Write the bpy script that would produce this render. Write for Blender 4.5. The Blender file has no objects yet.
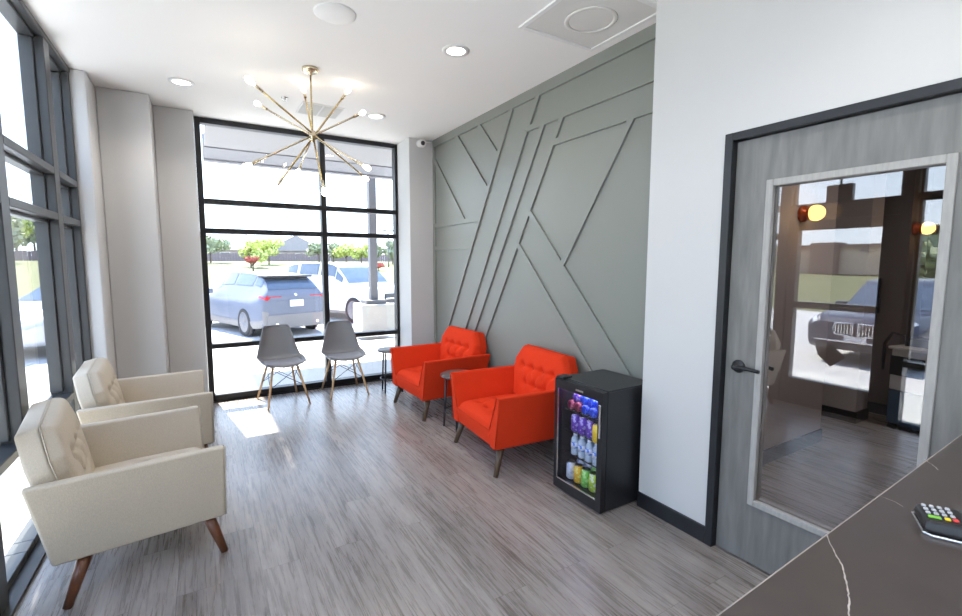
import bpy, bmesh, math, random
from mathutils import Vector, Matrix
random.seed(7)
sc = bpy.context.scene
COL = sc.collection
PI = math.pi

# ------------------------------------------------------------------ materials
def _nt(name):
    m = bpy.data.materials.new(name); m.use_nodes = True
    nt = m.node_tree; nt.nodes.clear()
    out = nt.nodes.new('ShaderNodeOutputMaterial')
    return m, nt, out

def mat(name, col, rough=.5, metal=0., var=.0, vscale=8., bump=0., bscale=60., stretch=(1, 1, 1), coat=0., spec=.5, sheen=0.):
    m, nt, out = _nt(name)
    b = nt.nodes.new('ShaderNodeBsdfPrincipled')
    nt.links.new(b.outputs[0], out.inputs[0])
    b.inputs['Roughness'].default_value = rough
    b.inputs['Metallic'].default_value = metal
    b.inputs['Coat Weight'].default_value = coat
    b.inputs['Specular IOR Level'].default_value = spec
    b.inputs['Sheen Weight'].default_value = sheen
    tc = nt.nodes.new('ShaderNodeTexCoord')
    mp = nt.nodes.new('ShaderNodeMapping'); mp.inputs['Scale'].default_value = stretch
    nt.links.new(tc.outputs['Object'], mp.inputs[0])
    n = nt.nodes.new('ShaderNodeTexNoise'); n.inputs['Scale'].default_value = vscale; n.inputs['Detail'].default_value = 5
    nt.links.new(mp.outputs[0], n.inputs['Vector'])
    mx = nt.nodes.new('ShaderNodeMix'); mx.data_type = 'RGBA'
    c = Vector(col[:3])
    mx.inputs[6].default_value = (*[max(0, x*(1-var)) for x in c], 1)
    mx.inputs[7].default_value = (*[min(1, x*(1+var)) for x in c], 1)
    nt.links.new(n.outputs['Fac'], mx.inputs[0])
    nt.links.new(mx.outputs[2], b.inputs['Base Color'])
    if bump:
        n2 = nt.nodes.new('ShaderNodeTexNoise'); n2.inputs['Scale'].default_value = bscale; n2.inputs['Detail'].default_value = 3
        nt.links.new(mp.outputs[0], n2.inputs['Vector'])
        bp = nt.nodes.new('ShaderNodeBump'); bp.inputs['Strength'].default_value = bump; bp.inputs['Distance'].default_value = .004
        nt.links.new(n2.outputs['Fac'], bp.inputs['Height']); nt.links.new(bp.outputs[0], b.inputs['Normal'])
    return m

def fabric(name, col, var=.1, scale=420.):
    m = mat(name, col, rough=.9, var=var, vscale=6., spec=.12)
    nt = m.node_tree; b = next(n for n in nt.nodes if n.type == 'BSDF_PRINCIPLED')
    tc = next(n for n in nt.nodes if n.type == 'TEX_COORD')
    v = nt.nodes.new('ShaderNodeTexNoise'); v.inputs['Scale'].default_value = scale; v.inputs['Detail'].default_value = 1
    mp = nt.nodes.new('ShaderNodeMapping'); mp.inputs['Scale'].default_value = (1, 1, .25)
    nt.links.new(tc.outputs['Object'], mp.inputs[0]); nt.links.new(mp.outputs[0], v.inputs['Vector'])
    bp = nt.nodes.new('ShaderNodeBump'); bp.inputs['Strength'].default_value = .35; bp.inputs['Distance'].default_value = .002
    nt.links.new(v.outputs['Fac'], bp.inputs['Height']); nt.links.new(bp.outputs[0], b.inputs['Normal'])
    src = b.inputs['Base Color'].links[0].from_socket
    mx = nt.nodes.new('ShaderNodeMix'); mx.data_type = 'RGBA'; mx.blend_type = 'MULTIPLY'; mx.inputs[0].default_value = .35
    nt.links.new(src, mx.inputs[6]); nt.links.new(v.outputs['Color'], mx.inputs[7])
    mr = nt.nodes.new('ShaderNodeMapRange'); mr.inputs['From Min'].default_value = .3; mr.inputs['From Max'].default_value = .7
    mr.inputs['To Min'].default_value = .72; mr.inputs['To Max'].default_value = 1.15
    nt.links.new(v.outputs['Fac'], mr.inputs['Value']); nt.links.new(mr.outputs[0], mx.inputs[7])
    nt.links.new(mx.outputs[2], b.inputs['Base Color'])
    return m

def glass(name, base=.04, tint=(1, 1, 1), rough=0.0):
    m, nt, out = _nt(name)
    tr = nt.nodes.new('ShaderNodeBsdfTransparent'); tr.inputs[0].default_value = (*tint, 1)
    gl = nt.nodes.new('ShaderNodeBsdfGlossy'); gl.inputs['Roughness'].default_value = rough
    gl.inputs['Color'].default_value = (1, 1, 1, 1)
    lw = nt.nodes.new('ShaderNodeLayerWeight'); lw.inputs['Blend'].default_value = .5
    p = nt.nodes.new('ShaderNodeMath'); p.operation = 'POWER'; p.inputs[1].default_value = 5
    nt.links.new(lw.outputs['Facing'], p.inputs[0])
    ma = nt.nodes.new('ShaderNodeMath'); ma.operation = 'MULTIPLY_ADD'; ma.inputs[1].default_value = 1-base; ma.inputs[2].default_value = base
    nt.links.new(p.outputs[0], ma.inputs[0])
    mx = nt.nodes.new('ShaderNodeMixShader')
    nt.links.new(ma.outputs[0], mx.inputs[0]); nt.links.new(tr.outputs[0], mx.inputs[1]); nt.links.new(gl.outputs[0], mx.inputs[2])
    nt.links.new(mx.outputs[0], out.inputs[0])
    return m

def emit(name, col, s):
    m, nt, out = _nt(name)
    e = nt.nodes.new('ShaderNodeEmission'); e.inputs[0].default_value = (*col, 1); e.inputs[1].default_value = s
    nt.links.new(e.outputs[0], out.inputs[0]); return m

def plank_mat(name, c1, c2, rough=.36):
    m, nt, out = _nt(name); N = nt.nodes.new; L = nt.links.new
    b = N('ShaderNodeBsdfPrincipled'); L(b.outputs[0], out.inputs[0])
    tc = N('ShaderNodeTexCoord')
    mp = N('ShaderNodeMapping'); mp.inputs['Rotation'].default_value = (0, 0, PI/2)
    L(tc.outputs['Object'], mp.inputs[0])
    br = N('ShaderNodeTexBrick'); br.offset = .37; br.offset_frequency = 2; br.squash = 1
    br.inputs['Scale'].default_value = 1; br.inputs['Mortar Size'].default_value = .0011
    br.inputs['Mortar Smooth'].default_value = .3
    br.inputs['Brick Width'].default_value = 1.22; br.inputs['Row Height'].default_value = .18
    br.inputs['Color1'].default_value = (0, 0, 0, 1); br.inputs['Color2'].default_value = (1, 1, 1, 1); br.inputs['Mortar'].default_value = (.5, .5, .5, 1)
    L(mp.outputs[0], br.inputs['Vector'])
    # grain, long in the plank direction, offset by plank
    add = N('ShaderNodeVectorMath'); add.operation = 'ADD'
    sca = N('ShaderNodeVectorMath'); sca.operation = 'SCALE'; sca.inputs['Scale'].default_value = 13.
    L(br.outputs['Color'], sca.inputs[0]); L(tc.outputs['Object'], add.inputs[0]); L(sca.outputs[0], add.inputs[1])
    def grain(sx, sy, det, rg=.65):
        q = N('ShaderNodeMapping'); q.inputs['Scale'].default_value = (sx, sy, 1); L(add.outputs[0], q.inputs[0])
        n = N('ShaderNodeTexNoise'); n.inputs['Scale'].default_value = 1; n.inputs['Detail'].default_value = det; n.inputs['Roughness'].default_value = rg
        n.inputs['Distortion'].default_value = .6
        L(q.outputs[0], n.inputs['Vector']); return n
    g1 = grain(62, 2.8, 7, .70); g2 = grain(10, 1.2, 5); g3 = grain(190, 16, 3)
    a = N('ShaderNodeMath'); a.operation = 'MULTIPLY_ADD'; a.inputs[1].default_value = .55; L(g1.outputs['Fac'], a.inputs[0])
    a2 = N('ShaderNodeMath'); a2.operation = 'MULTIPLY'; a2.inputs[1].default_value = .45; L(g2.outputs['Fac'], a2.inputs[0]); L(a2.outputs[0], a.inputs[2])
    a3 = N('ShaderNodeMath'); a3.operation = 'MULTIPLY_ADD'; a3.inputs[1].default_value = .25; a3.inputs[2].default_value = -.12; L(g3.outputs['Fac'], a3.inputs[0])
    a4 = N('ShaderNodeMath'); a4.operation = 'ADD'; L(a.outputs[0], a4.inputs[0]); L(a3.outputs[0], a4.inputs[1])
    pl = N('ShaderNodeMath'); pl.operation = 'MULTIPLY_ADD'; pl.inputs[1].default_value = .11; pl.inputs[2].default_value = -.055; L(br.outputs['Color'], pl.inputs[0])
    a5 = N('ShaderNodeMath'); a5.operation = 'ADD'; L(a4.outputs[0], a5.inputs[0]); L(pl.outputs[0], a5.inputs[1])
    cr = N('ShaderNodeValToRGB')
    cr.color_ramp.elements[0].position = .33; cr.color_ramp.elements[0].color = (*c1, 1)
    cr.color_ramp.elements[1].position = .71; cr.color_ramp.elements[1].color = (*c2, 1)
    L(a5.outputs[0], cr.inputs[0])
    mx = N('ShaderNodeMix'); mx.data_type = 'RGBA'; L(br.outputs['Fac'], mx.inputs[0]); L(cr.outputs[0], mx.inputs[6])
    mx.inputs[7].default_value = (c1[0]*.8, c1[1]*.8, c1[2]*.8, 1)
    b.inputs['Specular IOR Level'].default_value = .7
    L(mx.outputs[2], b.inputs['Base Color'])
    r = N('ShaderNodeMath'); r.operation = 'MULTIPLY_ADD'; r.inputs[1].default_value = .18; r.inputs[2].default_value = rough-.09; L(g1.outputs['Fac'], r.inputs[0]); L(r.outputs[0], b.inputs['Roughness'])
    bp = N('ShaderNodeBump'); bp.inputs['Strength'].default_value = .12; bp.inputs['Distance'].default_value = .003
    L(a4.outputs[0], bp.inputs['Height']); L(bp.outputs[0], b.inputs['Normal'])
    return m

M = {}
M['white_wall'] = mat('white wall paint', (.57, .567, .565), .6, var=.012, vscale=2, bump=.05, bscale=150)
M['ceiling'] = mat('ceiling paint', (.86, .85, .83), .8, var=.01, vscale=2, bump=.03, bscale=120)
M['accent'] = mat('grey green wall paint', (.218, .228, .208), .38, var=.02, vscale=1.5, bump=.04, bscale=120)
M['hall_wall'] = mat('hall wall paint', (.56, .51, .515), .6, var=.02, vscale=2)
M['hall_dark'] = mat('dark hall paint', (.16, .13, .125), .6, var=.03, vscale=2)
M['black_trim'] = mat('black satin trim', (.012, .013, .016), .35, var=.2, vscale=20)
M['alu_dark'] = mat('dark anodised aluminium', (.055, .057, .059), .3, metal=.2, var=.08, vscale=12)
M['alu_black'] = mat('black anodised aluminium', (.016, .016, .018), .4, metal=.2, var=.1, vscale=12)
M['glass'] = glass('clear window glass', .03, (.97, .985, .985))
M['door_glass'] = glass('door glass', .115, (.92, .90, .90))
M['fridge_glass'] = glass('fridge glass', .02, (.93, .93, .96))
M['floor'] = plank_mat('grey oak plank floor', (.095, .075, .065), (.43, .388, .358), .28)
M['door_wood'] = mat('grey stained door wood', (.175, .172, .165), .40, var=.45, vscale=6, stretch=(5, 5, .7), bump=.08, bscale=30)
M['stop_wood'] = mat('light grey door moulding', (.36, .35, .335), .45, var=.25, vscale=12, stretch=(6, 6, 1))
M['quartz'] = None
M['chrome'] = mat('brushed chrome', (.75, .75, .77), .22, metal=1, var=.03)
M['brass'] = mat('aged brass', (.62, .47, .22), .22, metal=1, var=.1, vscale=30)
M['brass_pale'] = mat('champagne metal', (.72, .62, .45), .2, metal=1, var=.08, vscale=30)
M['bulb'] = emit('warm bulb', (1, .86, .66), 14)
M['downlight'] = emit('downlight lens', (1, .95, .88), 14)
M['white_plastic'] = mat('white plastic', (.78, .78, .77), .4, var=.02)
M['vent_grey'] = mat('grey grille', (.62, .62, .60), .6, var=.1, vscale=300)
M['panel_grey'] = mat('perforated grey panel', (.70, .69, .66), .7, var=.12, vscale=500)
M['black_plastic'] = mat('black plastic', (.012, .012, .014), .32, var=.15, vscale=40)
M['black_body'] = mat('black textured steel', (.017, .018, .021), .38, var=.15, vscale=90, bump=.1, bscale=300)
M['red_fabric'] = fabric('orange red fabric', (.68, .043, .011), .05)
M['red_seam'] = fabric('dark red piping', (.58, .045, .014), .05)
M['cream_fabric'] = fabric('cream linen', (.58, .508, .405), .04, 380)
M['cream_seam'] = fabric('cream piping', (.52, .47, .39), .05)
M['walnut'] = mat('walnut leg', (.085, .050, .026), .35, var=.35, vscale=14, stretch=(6, 6, 1))
M['cherry'] = mat('reddish brown leg', (.145, .050, .020), .32, var=.35, vscale=14, stretch=(6, 6, 1))
M['beech'] = mat('beech dowel', (.62, .40, .21), .42, var=.2, vscale=20, stretch=(5, 5, 1))
M['shell_grey'] = mat('grey moulded plastic', (.215, .215, .225), .38, var=.03, vscale=5)
M['pad_grey'] = mat('grey seat leatherette', (.30, .30, .325), .45, var=.05, vscale=30, bump=.05, bscale=200)
M['table_top'] = mat('dark grey table top', (.11, .10, .095), .32, var=.25, vscale=14)
M['table_metal'] = mat('dark grey steel', (.045, .045, .05), .4, metal=.4, var=.1)
M['wire'] = mat('black wire', (.02, .02, .02), .4, metal=.5)
# outdoors
M['concrete'] = mat('pale concrete', (.52, .51, .48), .85, var=.05, vscale=3, bump=.1, bscale=60)
M['asphalt'] = mat('sun bleached asphalt', (.46, .45, .44), .9, var=.12, vscale=8, bump=.15, bscale=90)
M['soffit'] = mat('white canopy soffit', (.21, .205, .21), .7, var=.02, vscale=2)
M['canopy_grey'] = mat('grey canopy beam', (.14, .14, .155), .6, var=.04)
M['lawn'] = mat('dry grass', (.115, .120, .045), .95, var=.3, vscale=.5, bump=.3, bscale=6)
M['leaf_green'] = mat('tree leaves', (.29, .33, .20), .7, var=.45, vscale=.9)
M['leaf_bright'] = mat('sunny yellow green leaves', (.50, .56, .17), .7, var=.35, vscale=.9)
M['leaf_red'] = mat('red leaves', (.42, .09, .07), .7, var=.35, vscale=.9)
M['bark'] = mat('bark', (.12, .09, .07), .9, var=.4, vscale=8)
M['fence_wood'] = mat('weathered fence', (.20, .16, .17), .85, var=.2, vscale=3)
M['brick_house'] = mat('house brick', (.42, .36, .35), .85, var=.15, vscale=5)
M['shingle'] = mat('grey shingles', (.30, .28, .29), .9, var=.2, vscale=3)
M['beige_stucco'] = mat('beige stucco', (.50, .40, .31), .9, var=.06, vscale=2)
M['brown_stucco'] = mat('brown stucco', (.23, .15, .12), .9, var=.06, vscale=2)
M['house_glass'] = mat('dark house window', (.06, .08, .12), .12, var=.2)
M['paint_blue'] = mat('grey blue car paint', (.155, .172, .222), .5, metal=0, var=.03, coat=.1, spec=.3)
M['paint_white'] = mat('white car paint', (.80, .80, .80), .3, var=.01, coat=.8)
M['paint_silver'] = mat('silver car paint', (.55, .56, .58), .3, metal=.3, var=.01, coat=.8)
M['paint_navy'] = mat('dark blue grey car paint', (.045, .05, .075), .3, metal=.2, var=.03, coat=.5)
M['car_glass'] = mat('car glass', (.09, .12, .17), .15, var=.2, spec=.35)
M['car_black'] = mat('black car trim', (.03, .03, .033), .5, var=.1)
M['lower_grey'] = mat('grey lower bumper', (.22, .21, .21), .55, var=.05)
M['tyre'] = mat('tyre rubber', (.035, .035, .036), .8, var=.15)
M['alloy'] = mat('alloy wheel', (.26, .26, .28), .4, metal=.7, var=.04)
M['tail_red'] = mat('red tail light', (.48, .02, .03), .15, var=.2, coat=1)
M['head_clear'] = mat('headlight lens', (.70, .72, .76), .08, var=.2, coat=1)
M['plate'] = mat('white number plate', (.78, .79, .82), .4, var=.02)
M['ink_blue'] = mat('blue ink', (.06, .10, .35), .5)
M['sconce_glass'] = emit('amber lit globe', (1, .66, .20), 2.2)
M['sconce_base_glow'] = mat('sconce base with painted glow', (.75, .13, .02), .3, metal=.3)  # orange colour carries the lit look of the base
M['blue_panel'] = mat('slate blue panel', (.05, .11, .21), .4, var=.06)
M['screen'] = mat('dark screen', (.03, .035, .037), .12, var=.2, spec=.8)
M['screen_lcd'] = mat('grey screen', (.16, .18, .18), .2, var=.2)
M['poster_blue'] = mat('blue poster', (.04, .16, .38), .4, var=.3, vscale=20)

def quartz():
    m, nt, out = _nt('brown quartz'); N = nt.nodes.new; L = nt.links.new
    b = N('ShaderNodeBsdfPrincipled'); L(b.outputs[0], out.inputs[0]); b.inputs['Roughness'].default_value = .30
    b.inputs['Specular IOR Level'].default_value = .4
    tc = N('ShaderNodeTexCoord'); n = N('ShaderNodeTexNoise'); n.inputs['Scale'].default_value = 9; n.inputs['Detail'].default_value = 6
    L(tc.outputs['Object'], n.inputs['Vector'])
    mx = N('ShaderNodeMix'); mx.data_type = 'RGBA'; L(n.outputs['Fac'], mx.inputs[0])
    mx.inputs[6].default_value = (.052, .041, .037, 1); mx.inputs[7].default_value = (.076, .061, .055, 1)
    L(mx.outputs[2], b.inputs['Base Color']); return m
M['quartz'] = quartz()
M['vein'] = mat('white vein', (.50, .46, .42), .35, var=.3, vscale=60)
M['edge_highlight'] = mat('painted edge highlight', (.34, .30, .27), .4, var=.1, vscale=30)  # pale colour stands in for the highlight along the counter arris

# ------------------------------------------------------------------ mesh builder
class MB:
    def __init__(s): s.v = []; s.f = []; s.sm = []
    def _add(s, vs, fs, smooth=False):
        o = len(s.v); s.v += [tuple(x) for x in vs]
        for f in fs: s.f.append(tuple(o+i for i in f)); s.sm.append(smooth)
        return s
    def box(s, a, b, mtx=None):
        (x0, y0, z0), (x1, y1, z1) = a, b
        if x0 > x1: x0, x1 = x1, x0
        if y0 > y1: y0, y1 = y1, y0
        if z0 > z1: z0, z1 = z1, z0
        vs = [Vector(p) for p in ((x0,y0,z0),(x1,y0,z0),(x1,y1,z0),(x0,y1,z0),(x0,y0,z1),(x1,y0,z1),(x1,y1,z1),(x0,y1,z1))]
        if mtx: vs = [mtx @ p for p in vs]
        return s._add(vs, [(0,3,2,1),(4,5,6,7),(0,1,5,4),(1,2,6,5),(2,3,7,6),(3,0,4,7)])
    def hexa(s, vs):
        return s._add(vs, [(0,3,2,1),(4,5,6,7),(0,1,5,4),(1,2,6,5),(2,3,7,6),(3,0,4,7)])
    def prism(s, poly, axis, a, b):           # poly: 2D points in the other two axes, extruded along axis
        def P(p, t):
            return {'x': (t, p[0], p[1]), 'y': (p[0], t, p[1]), 'z': (p[0], p[1], t)}[axis]
        n = len(poly); vs = [P(p, a) for p in poly]+[P(p, b) for p in poly]
        fs = [tuple(range(n))[::-1], tuple(range(n, 2*n))]+[(i, (i+1) % n, n+(i+1) % n, n+i) for i in range(n)]
        return s._add(vs, fs)
    def tube(s, p, q, r0, r1=None, n=14, caps=True):
        p = Vector(p); q = Vector(q); r1 = r0 if r1 is None else r1
        d = (q-p).normalized(); u = d.orthogonal().normalized(); w = d.cross(u)
        vs = [p+(u*math.cos(2*PI*i/n)+w*math.sin(2*PI*i/n))*r0 for i in range(n)]+[q+(u*math.cos(2*PI*i/n)+w*math.sin(2*PI*i/n))*r1 for i in range(n)]
        s._add(vs, [(i, (i+1) % n, n+(i+1) % n, n+i) for i in range(n)], True)
        if caps:
            o = len(s.v)-2*n
            s.f += [tuple(o+i for i in range(n))[::-1], tuple(o+n+i for i in range(n))]; s.sm += [False, False]
        return s
    def path(s, pts, r, n=8):
        pts = [Vector(p) for p in pts]; rings = []
        up = None
        for i, p in enumerate(pts):
            d = (pts[min(i+1, len(pts)-1)]-pts[max(i-1, 0)]).normalized()
            if up is None: up = d.orthogonal().normalized()
            up = (up-d*up.dot(d)).normalized(); w = d.cross(up)
            rings.append([p+(up*math.cos(2*PI*k/n)+w*math.sin(2*PI*k/n))*r for k in range(n)])
        vs = [x for R in rings for x in R]; fs = []
        for i in range(len(rings)-1):
            for k in range(n): fs.append((i*n+k, i*n+(k+1) % n, (i+1)*n+(k+1) % n, (i+1)*n+k))
        s._add(vs, fs, True); o = len(s.v)-len(vs)
        s.f += [tuple(o+i for i in range(n))[::-1], tuple(o+len(vs)-n+i for i in range(n))]; s.sm += [False, False]
        return s
    def lathe(s, prof, c=(0, 0, 0), n=24, mtx=None):   # prof: (r,z)
        c = Vector(c); vs = []; 
        for r, z in prof:
            for k in range(n):
                p = Vector((r*math.cos(2*PI*k/n), r*math.sin(2*PI*k/n), z))
                vs.append(c+(mtx @ p if mtx else p))
        fs = []
        for i in range(len(prof)-1):
            for k in range(n): fs.append((i*n+k, i*n+(k+1) % n, (i+1)*n+(k+1) % n, (i+1)*n+k))
        s._add(vs, fs, True); o = len(s.v)-len(vs)
        ring = prof[0] == prof[-1]
        if not ring and prof[0][0] > 1e-6: s.f.append(tuple(o+i for i in range(n))[::-1]); s.sm.append(False)
        if not ring and prof[-1][0] > 1e-6: s.f.append(tuple(o+len(vs)-n+i for i in range(n))); s.sm.append(False)
        return s
    def grid(s, fn, nu, nv, smooth=True, flip=False):
        vs = [fn(i/nu, j/nv) for j in range(nv+1) for i in range(nu+1)]
        fs = []
        for j in range(nv):
            for i in range(nu):
                a = j*(nu+1)+i; f = (a, a+1, a+nu+2, a+nu+1)
                fs.append(f[::-1] if flip else f)
        return s._add(vs, fs, smooth)
    def build(s, name, m, parent=None, bevel=0, seg=2, sub=0, solid=0, autos=False, loc=None):
        me = bpy.data.meshes.new(name); me.from_pydata(s.v, [], s.f)
        me.polygons.foreach_set('use_smooth', s.sm if not (bevel and autos) else [True]*len(s.f))
        bm = bmesh.new(); bm.from_mesh(me)
        bmesh.ops.remove_doubles(bm, verts=bm.verts, dist=1e-6)
        bmesh.ops.recalc_face_normals(bm, faces=bm.faces) if solid == 0 else None
        bm.to_mesh(me); bm.free()
        me.materials.append(m); me.update()
        o = bpy.data.objects.new(name, me); COL.objects.link(o)
        if loc: o.location = loc
        if parent: o.parent = parent
        if solid:
            x = o.modifiers.new('solid', 'SOLIDIFY'); x.thickness = solid; x.offset = 0
        if bevel:
            x = o.modifiers.new('bevel', 'BEVEL'); x.width = bevel; x.segments = seg; x.limit_method = 'ANGLE'; x.angle_limit = math.radians(35)
            if autos:
                w = o.modifiers.new('wn', 'WEIGHTED_NORMAL')
        if sub:
            x = o.modifiers.new('sub', 'SUBSURF'); x.levels = sub; x.render_levels = sub
        return o

def tag(o, label=None, cat=None, group=None, kind=None):
    if label: o['label'] = label
    if cat: o['category'] = cat
    if group: o['group'] = group
    if kind: o['kind'] = kind
    return o
def empty(name, loc=(0, 0, 0), rz=0, label=None, cat=None, group=None, kind=None):
    o = bpy.data.objects.new(name, None); COL.objects.link(o)
    o.location = loc; o.rotation_euler = (0, 0, rz); o.empty_display_size = .1
    return tag(o, label, cat, group, kind)
def box(name, a, b, m, parent=None, bevel=0, **k): return MB().box(a, b).build(name, m, parent, bevel, **k)
def struct(o, label=None): 
    o['kind'] = 'structure'
    if label: o['label'] = label
    return o
def kids(o): return [c for c in bpy.data.objects if c.parent == o]
def copy_tree(o, parent=None):
    c = o.copy(); COL.objects.link(c)
    if parent: c.parent = parent
    for k in kids(o): copy_tree(k, c)
    return c

# ------------------------------------------------------------------ constants
XL, XR, XA = -.826, 2.322, 2.55          # left window face, white wall face, accent wall face
YB = 5.80                                 # back window, room side
ZC = 3.06
YS = -3.2                                 # room behind the camera
G = -.12                                  # ground outside

# ------------------------------------------------------------------ room shell
struct(box('floor', (XL-.12, YS, -.1), (9, YB+.1, 0), M['floor']), 'grey brown wood plank floor')
struct(box('ceiling', (XL-.16, YS, ZC), (9, YB+.16, ZC+.12), M['ceiling']), 'white painted ceiling')
# right wall with the door opening (Y .40 .. 1.434, Z 0 .. 2.198)
w = MB(); w.box((XR, 1.434, 0), (XR+.14, 1.90, ZC)); w.box((XR, .36, 2.198), (XR+.14, 1.434, ZC)); w.box((XR, YS, 0), (XR+.14, .36, ZC))
w.box((XR+.14, 1.84, 0), (XA+.1, 1.90, ZC))
struct(w.build('wall_right', M['white_wall']), 'white wall beside the glazed door')
wa = struct(box('wall_accent', (XA, 1.90, 0), (XA+.12, YB+.1, ZC), M['accent']), 'grey green accent wall with raised batten pattern')
BW, BD = .05, .02
def batten(p, q, wdt=BW, dep=BD):
    (y0, z0), (y1, z1) = p, q
    d = Vector((y1-y0, z1-z0)).normalized(); n = Vector((-d.y, d.x))*wdt/2
    pts = [(y0+n.x, z0+n.y), (y0-n.x, z0-n.y), (y1-n.x, z1-n.y), (y1+n.x, z1+n.y)]
    MB().prism(pts, 'x', XA-dep, XA+.002).build('batten', M['accent'], wa)
box('top_rail', (XA-BD, 1.90, 2.972), (XA+.002, 5.40, ZC), M['accent'], wa)
box('end_stile', (XA-BD, 5.345, .1), (XA+.002, 5.40, 2.972), M['accent'], wa)
_k = 0
for p, q in [((3.675, 2.975), (5.34, .22)), ((3.275, 2.98), (3.425, 2.735)), ((3.44, 2.735), (1.90, 2.735)), ((3.445, 2.72), (5.0, .1)),
             ((3.205, 2.72), (4.80, .1)), ((2.965, 2.72), (4.55, .1)), ((3.075, 2.54), (1.90, 2.54)), ((2.245, 2.53), (2.925, 1.54)),
             ((3.395, 2.01), (1.90, .43)), ((3.575, 1.735), (2.0, .1)), ((4.78, 2.98), (4.095, 2.28)), ((4.285, 2.98), (3.90, 2.585)),
             ((5.345, 2.805), (4.585, 2.0)), ((5.345, 2.01), (4.27, 2.01)), ((5.345, 1.725), (4.44, 1.725))]:
    batten(p, q, dep=BD-.0002*(1+_k))
    _k += 1
struct(box('baseboard_accent', (XA-.018, 1.905, 0), (XA+.002, 5.40, .1), M['black_trim']))
struct(box('baseboard_right', (XR-.014, 1.434, 0), (XR+.002, 1.90, .095), M['black_trim'], bevel=.003), 'black baseboard between fridge and door frame')
# corner pier by the accent wall and stepped piers on the left of the back window
struct(MB().box((2.22, 5.40, 0), (XA+.12, YB+.14, ZC)).build('wall_back', M['white_wall'], bevel=.004), 'white pier right of the back window')
w = MB()
w.box((XL-.14, 4.90, 0), (-.725, YB+.14, ZC)); w.box((-.725, 5.27, 0), (-.345, YB+.14, ZC)); w.box((-.345, 5.60, 0), (-.01, YB+.14, ZC))
struct(w.build('wall_left', M['white_wall'], bevel=.012, seg=3), 'stepped white piers between the two windows')
struct(box('wall_rear', (XL-.14, YS-.12, 0), (9, YS, ZC), M['white_wall']))

# ------------------------------------------------------------------ back window
def wframe(parent, nm, a, b, m): return box(nm, a, b, m, parent, bevel=.004, seg=1)
win = struct(empty('window_1'), 'black framed back window looking onto the parking lot')
y0, y1 = YB-.0, YB+.11
x0, x1 = -.005, 2.235
for nm, a, b in [('jamb', (x0-.004, y0, 0), (x0+.05, y1, ZC)), ('jamb', (x1-.05, y0, 0), (x1, y1, ZC)), ('head', (x0+.05, y0, ZC-.055), (x1-.05, y1, ZC)),
                 ('sill', (x0+.05, y0, 0), (x1-.05, y1, .075)), ('mullion', (1.252, y0, .075), (1.312, y1, ZC-.055))]:
    wframe(win, nm, a, b, M['alu_black'])
for z in (.622, 1.885, 2.197):
    for xa, xb in ((x0+.05, 1.252), (1.312, x1-.05)):
        wframe(win, 'transom', (xa, y0, z-.027), (xb, y1, z+.027), M['alu_black'])
zs = [.075, .595, .649, 1.858, 1.912, 2.17, 2.224, ZC-.055]
for k in range(4):
    for xa, xb in ((x0+.05, 1.252), (1.312, x1-.05)):
        box('pane', (xa, y0+.05, zs[2*k]), (xb, y0+.056, zs[2*k+1]), M['glass'], win)
box('sill_board', (x0, y0-.03, 0), (x1, y0, .012), M['alu_black'], win)

# ------------------------------------------------------------------ left window wall (with the entrance door in it)
lw = struct(empty('window_2'), 'dark aluminium storefront window wall on the left')
XG = XL-.09
FW = .125
def lwbox(nm, y_0, y_1, z0, z1, xin=XL, mm='alu_dark', xo=XG-.03): return box(nm, (xo, y_0, z0), (xin, y_1, z1), M[mm], lw, bevel=.004, seg=1)
mull = [(4.87, 4.90), (4.205, 4.335), (3.155, 3.275), (2.66, 2.77), (1.60, 1.72), (.35, .47), (-.85, -.73), (-2.05, -1.93), (-3.2, -3.1)]
for a, b in mull:
    o = lwbox('mullion', a, b, .633 if abs(a-3.155) < .01 else 0, ZC-.04)
    # glazing stop, a step on each side of the mullion
    if a < 4.8:
        lwbox('glazing_stop', b, b+.022, .648, ZC-.06, XL-.05)
    lwbox('glazing_stop', a-.022, a, .648, ZC-.06, XL-.05)
lwbox('head', YS, 4.90, ZC-.04, ZC, XL+.005)
lwbox('head_stop', YS, 4.87, ZC-.06, ZC-.04, XL-.04)
bays = [(mull[i+1][1], mull[i][0]) for i in range(len(mull)-1)]
for i, (a, b) in enumerate(bays):
    doorbay = i == 3
    for zt in ((1.855, 2.162) if not doorbay else (2.09,)):
        h = .024 if not doorbay else .085
        lwbox('transom', a, b, zt-h, zt+h)
        lwbox('glazing_stop', a, b, zt-h-.02, zt-h, XL-.055)
    if not doorbay:
        lwbox('sill', a, b, 0, .05, XL-.03)
        lwbox('transom', a, b, .585, .633)
        panes = [(.05, .585), (.633, 1.831), (1.879, 2.138), (2.186, ZC-.04)]
    else:
        panes = [(2.175, ZC-.04)]
    for p, q in panes: box('pane', (XG, a, p), (XG+.006, b, q), M['glass'], lw)
lwbox('transom', 3.155, 3.275, .585, .633); lwbox('sill', 3.155, 3.275, 0, .05, XL-.03); box('pane', (XG, 3.155, .05), (XG+.006, 3.275, .585), M['glass'], lw)
box('floor_track', (XL-.1, YS, 0), (XL+.035, 4.9, .018), M['alu_black'], lw)
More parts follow.
